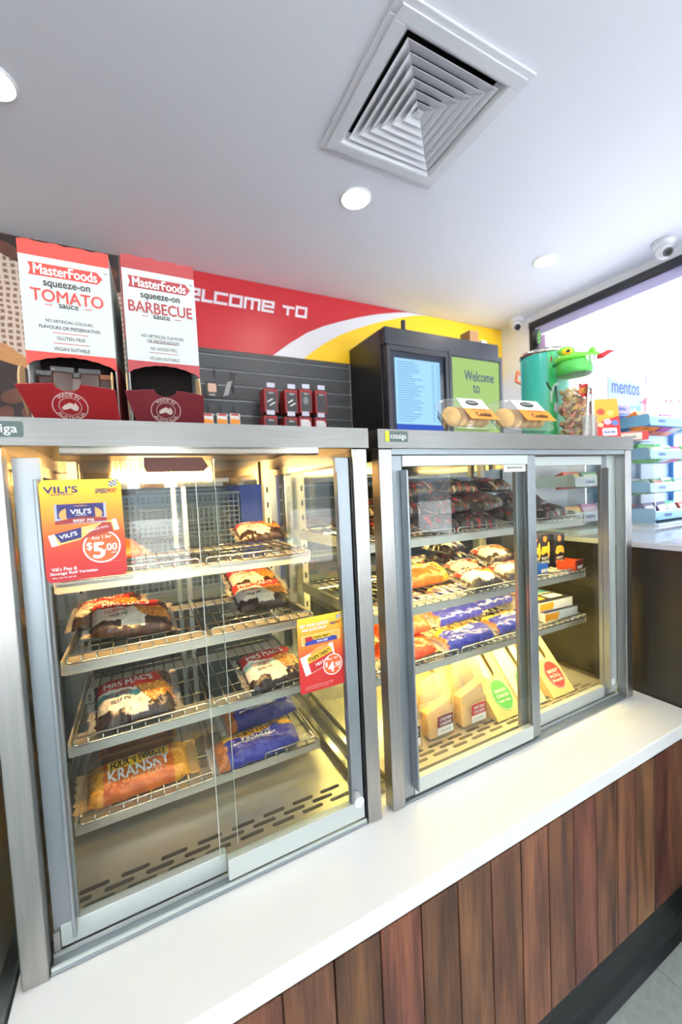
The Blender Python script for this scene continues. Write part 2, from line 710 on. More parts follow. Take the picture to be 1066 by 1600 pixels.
# window wall: pillar at the corner, sill wall, head strip
wr = MB()
wr.box(XR, XR + .12, 1.335, YB, 0, ZC)
wr.box(XR, XR + .12, -4.1, 1.335, 0, .86)
wr.box(XR, XR + .12, -4.1, 1.335, 2.49, ZC)
wr.box(XR, XR + .12, -4.1, -2.85, .86, 2.49)
wr.box(XR, XR + .12, -2.2, -.55, .86, 2.49)
struct(wr.build('wall_right', paint))
win = struct(MB().box(XR + .05, XR + .056, -.55, 1.335, .86, 2.49).build('window_1', glass_win))
struct(MB().box(XR + .05, XR + .056, -2.85, -2.2, .86, 2.49).build('window_4', glass_win))
dark_frame = mat('dark_window_frame', (30, 32, 40), .4)
for b in ((XR - .012, XR + .07, -.55, 1.335, 2.448, 2.492), (XR - .002, XR + .07, 1.30, 1.338, .86, 2.448), (XR - .002, XR + .07, -.55, 1.30, .86, .90)):
    box('window_frame', dark_frame, b, win)
blind = MB().box(XR + .012, XR + .02, -.55, 1.30, 2.39, 2.448).build('roller_blind', mat('lavender_blind', (176, 172, 212), .7))
tag(blind, 'pale lavender roller blind edge hanging under the dark window head', 'blind')
sash = MB().box(XR + .03, XR + .045, 1.235, 1.30, 1.9, 2.39).build('window_decal', mat('lilac_decal', (196, 160, 204), .6))
tag(sash, 'pink lilac strip stuck to the window edge beside the white pillar', 'decal')
# shop front behind the photographer
wf = MB()
wf.box(-3.2, XR + .1, -4.2, -4.1, 0, .4)
wf.box(-3.2, XR + .1, -4.2, -4.1, 2.2, ZC)
for x0, x1 in ((-3.2, -2.7), (-1.1, -.1), (.5, 1.7), (2.4, XR + .1)):
    wf.box(x0, x1, -4.2, -4.1, .4, 2.2)
struct(wf.build('wall_front', paint))
struct(MB().box(-2.7, -1.1, -4.16, -4.154, .4, 2.2).build('window_2', glass_win))
struct(MB().box(1.7, 2.4, -4.16, -4.154, .4, 2.2).build('window_5', glass_win))
struct(MB().box(-.1, .5, -4.16, -4.154, .4, 2.2).build('window_3', glass_win))
struct(box('forecourt_ground', mat('forecourt_concrete', (185, 185, 185), .8), (-30, 30, -30, 30, -.30, -.10)))
struct(box('bounce_dimmer_ground', mat('bounce_dimmer_grey', (78, 78, 82), .85), (XR + .13, 30, -4.0, 30, -.0999, -.095)))  # added dark ground outside the window, lowers the bounce onto the ceiling

# ------------------------------------------------------------------ ceiling diffuser
t = thing('ceiling_vent', 'large square white ceiling air vent with nested louvres', 'vent', (vx, vy, ZC))
fr = MB()
a, b_ = .244, .196
for (x0, x1, y0, y1) in ((-a, a, -a, -b_), (-a, a, b_, a), (-a, -b_, -b_, b_), (b_, a, -b_, b_)):
    fr.box(vx + x0, vx + x1, vy + y0, vy + y1, ZC - .008, ZC - .0005)
fr.build('frame', vent_m, t, bevel=.003)
st = MB()
a, b_ = .226, .19
for (x0, x1, y0, y1) in ((-a, a, -a, -b_), (-a, a, b_, a), (-a, -b_, -b_, b_), (b_, a, -b_, b_)):
    st.box(vx + x0, vx + x1, vy + y0, vy + y1, ZC - .013, ZC - .008)
st.build('inner_frame', vent_m, t, bevel=.002)


def louvre(lo, hi, z0, z1, th=.0025):
    mb = MB()
    for k in range(4):
        c, s_ = [(1, 0), (0, 1), (-1, 0), (0, -1)][k]

        def rt(x, y, z):
            return (vx + x * c - y * s_, vy + x * s_ + y * c, ZC + z)
        A = [rt(-lo, -lo, z0), rt(lo, -lo, z0), rt(hi, -hi, z1), rt(-hi, -hi, z1)]
        B = [rt(-lo + th, -lo + th, z0), rt(lo - th, -lo + th, z0), rt(hi - th, -hi + th, z1), rt(-hi + th, -hi + th, z1)]
        mb.hexa([A[0], A[1], B[1], B[0]], [A[3], A[2], B[2], B[3]])
    return mb


for k in range(6):
    lo = .168 - k * .0262
    louvre(lo, lo - .036 if k < 5 else lo - .03, -.010, .009).build('louvre', vent_m, t)
louvre(.190, .168, -.012, .012).build('louvre', vent_m, t)
MB().hexa([(vx - .012, vy - .012, ZC - .006), (vx + .012, vy - .012, ZC - .006), (vx + .012, vy + .012, ZC - .006), (vx - .012, vy + .012, ZC - .006)],
          [(vx - .002, vy - .002, ZC + .03), (vx + .002, vy - .002, ZC + .03), (vx + .002, vy + .002, ZC + .03), (vx - .002, vy + .002, ZC + .03)]).build('centre_cap', vent_m, t)
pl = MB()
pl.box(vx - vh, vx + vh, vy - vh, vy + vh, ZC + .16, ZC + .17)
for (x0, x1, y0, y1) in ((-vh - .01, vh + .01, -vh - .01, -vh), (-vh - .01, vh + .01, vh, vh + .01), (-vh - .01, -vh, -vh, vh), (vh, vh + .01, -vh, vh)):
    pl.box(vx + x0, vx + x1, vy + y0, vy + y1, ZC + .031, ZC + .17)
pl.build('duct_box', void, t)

# ------------------------------------------------------------------ downlights
lights = [(.885, .795, 'round white downlight glowing just below the square ceiling vent'),
          (2.072, .792, 'round white downlight nearest the window wall'),
          (-.292, .80, 'round white downlight cut off by the left edge of the picture')]
for x in (-1.47, -.29, .885, 2.07):
    for y in (-.6, -2.0, -3.4):
        lights.append((x, y, None))
for x, y, lb in lights:
    t = thing('downlight', lb or 'recessed round downlight behind the photographer', 'light', (x, y, ZC), group='ceiling downlights')
    tr = MB().lathe([(.064, -.0005), (.064, -.004), (.060, -.006), (.0545, -.004), (.0545, -.0005)], (x, y, ZC), 40, cap=False)
    tr.build('trim_ring', vent_m, t, smooth=True)
    MB().lathe([(.0001, -.0035), (.0545, -.0035)], (x, y, ZC), 40, cap=False).build('diffuser', down_e, t)

# ------------------------------------------------------------------ security cameras
for x, y, yaw, lb in ((2.50, .435, .4, 'white dome security camera above the window at the right edge'),
                      (2.575, 1.40, .2, 'white security camera in the ceiling corner above the pillar')):
    t = thing('security_camera', lb, 'camera', (x, y, ZC), group='ceiling security cameras')
    MB().lathe([(.052, -.0005), (.052, -.014), (.046, -.024), (.036, -.028)], (x, y, ZC), 28).build('base', vent_m, t, smooth=True)
    cz = ZC - .052
    prof = [(.036 * math.sin(PI * k / 14), -.036 * math.cos(PI * k / 14)) for k in range(15)]
    prof[0], prof[-1] = (.0005, -.036), (.0005, .036)
    MB().lathe(prof, (x, y, cz), 28).build('ball', vent_m, t, smooth=True)
    d = Vector((-.45, -.75, -.48)).normalized()
    c0 = Vector((x, y, cz))
    MB().tube([c0 + d * .022, c0 + d * .042], .021, 24).build('lens_hood', mat('lens_hood', (60, 62, 70), .4), t)
    MB().tube([c0 + d * .040, c0 + d * .0435], .015, 24).build('lens', mat('lens_black', (8, 8, 14), .08), t)

# ------------------------------------------------------------------ back wall graphics
t = thing('wall_sign', 'long red white and yellow welcome sign along the top of back wall', 'sign', (1.3, YB, 2.14))
ys = YB - .012
box('panel', plain((176, 34, 42), .4), (0.0, XR, ys, YB, 2.14, ZC - .002), t)


def P2(px, py, y=ys):
    p = at(px, py, Y=y)
    return (p.x, min(p.z, ZC - .003))


up = [P2(*q) for q in ((427, 556), (452, 537), (480, 520), (505, 510), (530, 503), (560, 496), (590, 491), (620, 488.5), (640, 488))]
lo = [P2(*q) for q in ((475, 562), (492, 547), (510, 535), (533, 523), (560, 513), (590, 504), (620, 497.5), (650, 493), (668, 493))]
up[0] = (up[0][0], 2.141)
lo[0] = (lo[0][0], 2.141)
shape('white_swoosh', plain((214, 214, 220), .4), t, lo + list(reversed(up)), (0, ys, 0), RX, UZ, th=.0012, lift=.0012)
shape('yellow_field', plain((236, 190, 30), .4), t, lo[:1] + [(XR - .002, 2.141), (XR - .002, ZC - .003), lo[-1]] + list(reversed(lo[1:-1])), (0, ys, 0), RX, UZ, th=.0016, lift=.0016)
wl, wr_ = at(308, 462, Y=ys), at(476, 489, Y=ys)


def wz(x):
    return 2.4105 + (x - .66) * .005


lsz = .058
wx = .962
gap = .012
# squared lettering: WELCOME TO, each stroke drawn as bars
GL = {'W': (1.3, [[(0, 1), (0, 0), (1.3, 0), (1.3, 1)], [(.65, 0), (.65, 1)]]),
      'E': (1, [[(1, .0), (0, 0), (0, 1), (1, 1), (1, .5), (0, .5)]]),
      'L': (.7, [[(0, 1), (0, 0), (.75, 0)]]),
      'C': (1, [[(1, 1), (0, 1), (0, 0), (1, 0)]]),
      'O': (1, [[(0, 0), (0, 1), (1, 1), (1, 0), (0, 0), (0, .1)]]),
      'M': (1.35, [[(0, 0), (0, 1), (1.35, 1), (1.35, 0)], [(.68, 0), (.68, 1)]]),
      'T': (1, [[(0, 1), (1, 1)], [(.45, 1), (.45, 0)]]),
      ' ': (.35, [])}
total = sum(GL[c][0] + .38 for c in 'WELCOME TO') - .38
unit_h = .052
x1v, x0v = .972, .30            # right end of the O, left end of the first visible E
wid = sum(GL[c][0] + .38 for c in 'ELCOME TO') - .38
sxx = (x1v - x0v) / wid
xx = x1v - total * sxx
sl = .16
for ch in 'WELCOME TO':
    gw, strokes = GL[ch]
    mb = MB()
    hh = unit_h * (.8 if ch == 'T' else 1)
    tz = 2.388
    lay = 0
    for st_ in strokes:
        for (ax, ay), (bx, by) in zip(st_, st_[1:]):
            th = .0072
            p0 = Vector((xx + ax * sxx * 1.0 + ay * hh * sl, 0, tz + ay * hh))
            p1 = Vector((xx + bx * sxx * 1.0 + by * hh * sl, 0, tz + by * hh))
            d = (p1 - p0).normalized()
            nrm = Vector((-d.z, 0, d.x)) * th
            p0, p1 = p0 - d * th, p1 + d * th
            ptl = [p0 - nrm, p1 - nrm, p1 + nrm, p0 + nrm]
            lay += 1
            mb.plate([(q.x, q.z) for q in ptl], (0, ys - .002 - .00025 * lay, 0), RX, UZ, .0012)
    if strokes:
        mb.build('letter', plain((216, 214, 220), .4), t)
    xx += (gw + .38) * sxx

mu = thing('coffee_mural', 'printed wall mural of burlap, wooden scoop and roasted coffee beans', 'mural', (-1.2, YB - .012, 1.0))
box('panel', burlap, (-2.4, -.004, ys, YB - .001, .95, ZC - .002), mu)
bean_d = mat('bean_print_dark', (38, 24, 22), .6, var=.35, vscale=16)
bean_b = mat('bean_print_brown', (86, 48, 34), .6, var=.35, vscale=18)
shape('dark_print', bean_d, mu, [(-2.4, 2.53), (-2.4, 2.25), (-.9, 2.30), (-.60, 2.36), (-.47, 2.455), (-.40, 2.42), (-.35, 2.36), (-.29, 2.31), (-.2, 2.34), (-.1, 2.33), (-.005, 2.36), (-.005, 2.537)], (0, ys, 0), RX, UZ, lift=.0006)
shape('dark_print', bean_d, mu, [(-2.4, .96), (-.005, .96), (-.005, 1.70), (-.15, 1.86), (-.35, 1.97), (-.46, 2.0), (-.9, 1.95), (-2.4, 1.8)], (0, ys, 0), RX, UZ, lift=.0006)
shape('scoop_print', mat('scoop_print', (176, 122, 74), .6, var=.12, vscale=20, stretch=(1, 1, 6)), mu, [(-1.1, 1.93), (-.8, 1.99), (-.5, 1.985), (-.40, 1.955), (-.345, 1.93), (-.40, 2.0), (-.47, 2.055), (-.6, 2.09), (-.85, 2.09), (-1.1, 2.05)], (0, ys, 0), RX, UZ, lift=.0010)
for (bx, bz, ba, bb, an) in ((-.46, 1.83, .05, .032, .4), (-.36, 1.86, .045, .028, 1.3), (-.44, 2.47, .05, .03, -.5), (-.33, 2.44, .05, .033, .8), (-.5, 1.74, .05, .03, 1.1), (-.39, 1.75, .05, .03, -.3), (-.06, 2.44, .05, .034, .3), (-.05, 2.38, .04, .025, 1.2), (-.28, 1.79, .05, .03, .6)):
    pts = [(bx + x * math.cos(an) - y * math.sin(an), bz + x * math.sin(an) + y * math.cos(an)) for x, y in ellipse(ba, bb, 18)]
    shape('bean_print', bean_b, mu, pts, (0, ys, 0), RX, UZ, lift=.0014)

# slatwall: boards with metal-lined grooves between them
sw = thing('slatwall', 'charcoal slatwall panel with horizontal grooves below the red sign', 'slatwall', (.6, YB, .95))
box('backing', groove_m, (0.0, 1.255, YB - .008, YB - .0005, .95, 2.138), sw)
z = 2.137
first = True
while z > 1.0:
    hgt = .024 if first else .0725
    box('slat', slat_m, (0.0, 1.255, YB - .02, YB - .008, z - hgt, z), sw)
    first = False
    z -= hgt + .0085

# staff bench behind (seen through the cabinets)
sb = thing('staff_bench', 'dark staff bench along the back wall behind the glass cabinets', 'bench', (.4, 1.3, 0))
box('carcass', black_sat, (-1.6, 1.24, 1.16, 1.59, .0, .90), sb)
box('worktop', mat('grey_worktop', (120, 124, 130), .4), (-1.62, 1.245, 1.13, 1.595, .90, .935), sb, bevel=.003)
for k in range(5):
    x = -1.55 + k * .55
    d = box('door', mat('charcoal_door', (46, 50, 58), .4), (x, x + .53, 1.142, 1.159, .1, .88), sb)
    box('handle', alu, (x + .2, x + .33, 1.130, 1.141, .80, .815), d)


def crate(name, label, x0, x1, y0, y1, z0, z1, m):
    t = thing(name, label, 'crate', ((x0 + x1) / 2, (y0 + y1) / 2, z0))
    mb = MB()
    mb.box(x0, x1, y0, y1, z0, z0 + .004)
    mb.build('base', m, t)
    nz = max(3, int((z1 - z0) / .022))
    nx = max(4, int((x1 - x0) / .022))
    g = MB()
    for i in range(nz + 1):
        zz = z0 + .006 + (z1 - z0 - .008) * i / nz
        g.box(x0, x1, y0, y0 + .003, zz - .002, zz + .003)
        g.box(x0, x1, y1 - .003, y1, zz - .002, zz + .003)
        g.box(x0, x0 + .003, y0, y1, zz - .002, zz + .003)
        g.box(x1 - .003, x1, y0, y1, zz - .002, zz + .003)
    for i in range(nx + 1):
        x = x0 + (x1 - x0 - .005) * i / nx
        g.box(x, x + .005, y0 + .0003, y0 + .0027, z0, z1)
        g.box(x, x + .005, y1 - .0027, y1 - .0003, z0, z1)
    g.build('lattice', m, t)
    box('rim', m, (x0 - .004, x1 + .004, y0 - .006, y0, z1 - .012, z1), t)
    return t


crate('plastic_crate', 'blue grey lattice basket on staff bench seen through the left cabinet', -.08, .42, 1.19, 1.5, .936, 1.36, mat('crate_grey', (110, 122, 132), .5))
tag(box('bread_tray', mat('tray_blue', (34, 62, 150), .45), (.43, .62, 1.2, 1.5, .936, 1.42)), 'dark blue tray standing beside the lattice basket behind left cabinet', 'tray')

# ------------------------------------------------------------------ goods on the slatwall
hook_m = mat('hook_wire', (150, 152, 156), .3, 1.0)
tag_m = plain((196, 196, 214), .4)


def hook(t, x, z, y1):
    mb = MB()
    mb.tube([(x, YB - .02, z), (x, y1 + .004, z), (x, y1, z + .004), (x, y1 - .003, z + .010)], .0022, 6)
    mb.tube([(x, YB - .02, z + .026), (x, y1 - .006, z + .024)], .0018, 6)
    mb.build('hook', hook_m, t)
    box('price_tag', tag_m, (x - .022, x + .022, y1 - .009, y1 - .007, z + .010, z + .034), t)


def blister(x, z1, y0, y1, w_, h_, body, accent, label, style=0):
    t = thing('phone_accessory_pack', label, 'pack', (x, (y0 + y1) / 2, z1 - h_), group='boxed accessories hanging on the slatwall')
    MB().plate([(-w_ / 2, 0), (w_ / 2, 0), (w_ / 2, h_), (-w_ / 2, h_)], (x, y0, z1 - h_), RX, UZ, y1 - y0).build('carton', accent, t, bevel=.002)
    fw = w_ * .86
    shape('front_print', body, t, [(-fw / 2 + .004, .006), (fw / 2, .006), (fw / 2, h_ - .028), (fw / 2 - .014, h_ - .014), (-fw / 2 + .004, h_ - .014)], (x, y0, z1 - h_), RX, UZ)
    if style == 0:
        for k in range(2):
            o = (x - .008 + .012 * k, y0, z1 - h_ * .50 - .018 * k)
            shape('product_print', INK['white'], t, [(-.016, -.008), (-.010, -.010), (.020, .008), (.014, .011)], o, RX, UZ, lift=.0009)
    elif style == 1:
        shape('product_print', INK['grey'], t, ellipse(.016, .022), (x, y0, z1 - h_ * .48), RX, UZ, lift=.0009)
    else:
        shape('product_print', INK['black'], t, [(-.02, -.03), (-.012, -.03), (.02, .03), (.012, .03)], (x, y0, z1 - h_ * .5), RX, UZ, lift=.0009)
    text('TECH', INK['white'], t, (x + .002, y0, z1 - .024), RX, UZ, w=.028, lift=.0009)
    hook(t, x, z1 - .006, y0)
    return t


red_c = plain((150, 22, 30), .35)
blk_p = plain((52, 52, 56), .35)
whp = plain((206, 204, 206), .35)
for i, (pxa, pxb, st_) in enumerate(((410, 435, 0), (441, 468, 0), (467, 487, 1), (492, 510, 2))):
    for row in range(2):
        y0 = 1.44
        pa = at(pxa, 606 + (0, 2, 2, 4)[i] + row * 43, Y=y0)
        pb = at(pxb, 606 + row * 43, Y=y0)
        wn = ('leftmost', 'second', 'third', 'rightmost')[i]
        blister((pa.x + pb.x) / 2, pa.z, y0, y0 + .085, min(.076, max(.058, pb.x - pa.x)), .128, whp if (row and i > 1) else blk_p, red_c,
                ('red and black boxed accessory, %s in the upper row on the slatwall' if row == 0 else 'red boxed accessory, %s in the lower row on the slatwall') % wn, 0 if row else st_)
# loose hooks and small packs at the left
ph = at(330, 592, Y=1.5)
t = thing('accessory_pack', 'black pack with pink window hanging below an empty slatwall hook', 'pack', (ph.x, 1.5, ph.z - .1))
MB().plate(rrect(.062, .085, .010), (ph.x, 1.5, ph.z - .055), RX, UZ, .02).build('blister', plain((26, 26, 28), .3), t)
shape('window_print', plain((196, 160, 140)), t, rrect(.042, .045, .006), (ph.x + .002, 1.5, ph.z - .045), RX, UZ)
text('charge', INK['white'], t, (ph.x, 1.5, ph.z - .081), RX, UZ, w=.03)
MB().tube([(ph.x + .03, YB - .02, ph.z + .075), (ph.x + .004, 1.46, ph.z - .006)], .0022, 6).tube([(ph.x + .045, YB - .02, ph.z + .075), (ph.x + .02, 1.46, ph.z - .006)], .0022, 6).build('hook', hook_m, t)
p = at(357, 600, Y=1.5)
t = thing('flat_cable_pack', 'thin pale pack hanging sideways on the hook right of the black pack', 'pack', (p.x, 1.5, p.z - .05))
MB().hexa([(p.x - .03, 1.50, p.z - .065), (p.x - .012, 1.47, p.z - .065), (p.x - .010, 1.472, p.z - .065), (p.x - .028, 1.502, p.z - .065)],
          [(p.x - .006, 1.50, p.z + .01), (p.x + .012, 1.47, p.z + .01), (p.x + .014, 1.472, p.z + .01), (p.x - .004, 1.502, p.z + .01)]).build('card', plain((190, 188, 192)), t)
MB().tube([(p.x + .04, YB - .02, p.z + .085), (p.x + .004, 1.47, p.z + .005)], .0022, 6).tube([(p.x + .055, YB - .02, p.z + .085), (p.x + .02, 1.47, p.z + .005)], .0022, 6).build('hook', hook_m, t)
MB().tube([(p.x + .012, 1.468, p.z - .012), (p.x + .016, 1.466, p.z - .055)], .006, 8).build('cable', black, t)
for i, (px, wn) in enumerate(((325, 'leftmost'), (347, 'middle'), (367, 'rightmost'))):
    p = at(px, 646, Y=1.47)
    t = thing('small_snack_pack', 'small white and orange hanging pack, %s of the three beside the sauce boxes' % wn, 'pack', (p.x, 1.47, p.z - .09), group='three small packs low on the slatwall')
    MB().plate([(-.026, -.09), (.026, -.09), (.026, 0), (-.026, 0)], (p.x, 1.47, p.z), RX, UZ, .012).build('bag', plain((222, 220, 216)), t, bevel=.002)
    shape('print', plain((226, 140, 40)), t, [(-.024, -.06), (.024, -.06), (.024, -.032), (-.024, -.026)], (p.x, 1.47, p.z), RX, UZ)
    shape('print', INK['red'], t, [(-.02, -.012), (.02, -.012), (.02, -.002), (-.02, -.002)], (p.x, 1.47, p.z), RX, UZ)
    MB().tube([(p.x + .02, YB - .02, p.z + .06), (p.x, 1.465, p.z - .002)], .002, 6).build('hook', hook_m, t)

# ------------------------------------------------------------------ tall black cabinet with two screens
fx0, fx1, fy = 1.26, 2.16, 1.18
t = thing('display_cabinet', 'tall black two door cabinet with digital screens against back wall', 'cabinet', (1.7, 1.4, 0))
cabm = mat('black_cabinet_enamel', (12, 12, 14), .35)
dkm = mat('charcoal_cabinet_face', (36, 38, 46), .38)
box('body', cabm, (fx0, fx1, fy + .045, YB - .015, .02, 2.225), t, bevel=.004)
box('header', dkm, (fx0 + .005, fx1 - .02, fy + .005, fy + .044, 2.135, 2.228), t, bevel=.004)
box('plinth', black, (fx0 + .02, fx1 - .02, fy + .02, fy + .044, .02, .14), t)
dz0, dz1 = .15, 2.13
for (x0, x1, which) in ((1.272, 1.71, 'L'), (1.716, fx1 + .004, 'R')):
    d = MB()
    zt = dz1 if which == 'L' else 2.148
    for b in ((x0, x1, fy, fy + .043, zt - .028, zt), (x0, x1, fy, fy + .043, dz0, dz0 + .08), (x0, x0 + .022, fy, fy + .043, dz0 + .08, zt - .028), (x1 - .022, x1, fy, fy + .043, dz0 + .08, zt - .028)):
        d.box(*b)
    door = d.build('door', dkm, t)
    box('door_glass', glass_screen, (x0 + .022, x1 - .022, fy + .012, fy + .02, dz0 + .08, zt - .028), door)
    if which == 'L':
        s_ = emit_mat('blue_screen_glow', (150, 196, 226), .62)
        box('screen', s_, (1.327, 1.648, fy + .008, fy + .0115, 1.70, 2.066), door)
        box('screen_foot', emit_mat('blue_screen_foot_glow', (60, 92, 190), .5), (1.327, 1.66, fy + .008, fy + .0115, 1.55, 1.699), door)
        mb = MB()
        random.seed(3)
        for k in range(26):
            zz = 2.045 - k * .0132
            mb.box(1.34, 1.34 + random.uniform(.10, .19), fy + .0072, fy + .0078, zz, zz + .0045)
            mb.box(1.585, 1.605, fy + .0072, fy + .0078, zz, zz + .0045)
            mb.box(1.622, 1.64, fy + .0072, fy + .0078, zz, zz + .0045)
        mb.build('list_text', emit_mat('screen_list_glow', (112, 158, 198), .55), door)
    else:
        s_ = emit_mat('green_screen_glow', (152, 182, 112), .62)
        box('screen', s_, (1.742, 2.142, fy + .008, fy + .0115, 1.60, 2.114), door)
        ti = emit_mat('screen_text_glow', (92, 106, 130), .5)
        text('Welcome', ti, door, (1.966, fy + .007, 2.012), RX, UZ, w=.25, h=.062, bold=.02)
        text('to', ti, door, (1.938, fy + .007, 1.935), RX, UZ, w=.056, h=.05, bold=.02)
        text('SPEEDWAY', emit_mat('screen_logo_glow', (96, 92, 150), .5), door, (1.955, fy + .007, 1.745), RX, UZ, w=.26, h=.05, bold=.02, shear=.25)
MB().lathe([(.014, 0), (.014, .07), (.012, .075)], (1.437, 1.245, 2.2285), 16).build('black_canister', black_sat)
tag(bpy.data.objects['black_canister'], 'small black canister standing on the tall black cabinet', 'canister')
t = thing('cardboard_box', 'small brown cardboard box on top of the tall black cabinet', 'box', (2.0, 1.28, 2.2255))
box('carton', mat('brown_card', (150, 108, 70), .7), (1.945, 2.020, 1.235, 1.32, 2.2255, 2.315), t)
box('label', INK['white'], (2.0205, 2.022, 1.24, 1.31, 2.235, 2.305), t)
for (x, w_, h_) in ((1.37, .07, .026), (1.62, .26, .020), (2.075, .05, .045)):
    o = MB().hexa([(x - w_ / 2, 1.235, 2.2255), (x + w_ / 2, 1.23, 2.2255), (x + w_ / 2, 1.38, 2.2255), (x - w_ / 2, 1.4, 2.2255)],
                  [(x - w_ / 2 + .006, 1.24, 2.2255 + h_), (x + w_ / 2 - .01, 1.235, 2.2255 + h_ * .8), (x + w_ / 2 - .01, 1.37, 2.2255 + h_ * .8), (x - w_ / 2 + .006, 1.39, 2.2255 + h_)]).build('paper_stack', plain((214, 214, 216), .7))
    tag(o, {1.37: 'small white paper bundle beside the black canister on tall cabinet', 1.62: 'long low white paper stack on top of the tall black cabinet', 2.075: 'white paper packet right of the brown cardboard box'}[x], 'papers')

# ================================================================== COUNTER
ctr = thing('timber_counter', 'low counter clad in upright brown timber boards under the white top', 'counter', (.6, .2, 0))
box('carcass', black_sat, (-.195, 1.38, -.112, .62, .10, .612), ctr)
x = 1.257 + .0857 - .002
pm = None
x = .400 - .0857 * 7
while x < 1.375:
    x1 = min(x + .0857, 1.380)
    if x1 > -.19:
        x0 = max(x, -.194)
        MB().box(x0 + .0014, x1 - .0014, -.135, -.113, .168, .598).build('board', wood, ctr, bevel=.0015)
    x = x1
kb = MB()
prof = [(-.118, .166), (-.100, .166), (-.100, .004), (-.136, .001), (-.138, .006), (-.126, .022), (-.118, .05), (-.114, .10)]
n = len(prof)
for xx in (-.195, 1.38):
    kb.v += [(xx, y, z) for y, z in prof]
kb.f.append(tuple(range(n)))
kb.f.append(tuple(reversed(range(n, 2 * n))))
for i in range(n):
    j = (i + 1) % n
    kb.f.append((j, i, n + i, n + j))
kb.build('kickboard', kick_m, ctr)
top = MB().box(-.200, 1.380, -.149, .64, .619, CT).build('countertop', white_top, bevel=.003)
tag(top, 'long glossy white stone countertop under the two glass cabinets', 'countertop')
# taller service counter to the right: dark end panel and glossy pale top
sc2 = thing('service_counter', 'taller counter with dark grey end panel right of the glass cabinets', 'counter', (1.9, .2, 0))
box('end_panel', steel_dark, (1.383, 1.405, -.45, .95, 0, 1.118), sc2)
box('carcass', black_sat, (1.406, 2.60, -.44, .94, 0, 1.118), sc2)
t2 = MB().box(1.378, 2.62, -.46, .97, 1.119, 1.137).build('service_countertop', mat('glossy_pale_top', (214, 216, 226), .07), bevel=.002)
tag(t2, 'glossy pale countertop carrying the candy racks at the right', 'countertop')
# steel unit at the far left edge
t = thing('steel_unit', 'dark brushed steel unit at the left picture edge beside left cabinet', 'cabinet', (-.5, .3, 0))
box('body', mat('dull_steel', (126, 124, 118), .4, .8), (-.90, -.2085, -.02, .6, .70, 1.38), t, bevel=.004)
box('bench', mat('bench_grey', (150, 160, 154), .4, .3), (-.90, -.2085, -.16, .6, 0, .64), t, bevel=.004)
box('foot', black, (-.88, -.23, .02, .58, .6405, .6995), t)


# ================================================================== GLASS CABINETS
def badge(t, xc, zc, w_, h_, y):
    b = MB().plate(rrect(w_, h_, .003), (xc, y, zc), RX, UZ, .0025).build('badge', plain((78, 94, 92), .3), t)
    shape('badge_stripe', plain((206, 220, 20), .3), b, rrect(.0095, h_ * .98, .002), (xc - w_ / 2 + .005, y, zc), RX, UZ)
    text('cossiga', INK['white'], b, (xc + .004, y, zc - .001), RX, UZ, w=w_ * .70, h=h_ * .66, bold=.004)


def slots(t, xs, y0, dy, z, ln):
    for i, xr in enumerate(xs):
        for x in xr:
            MB().plate(rrect(ln, .0085, .0040, 3), (x, y0 + dy * i, z), (1, 0, 0), (0, 1, 0), .0006).build('slot', slot_m, t)


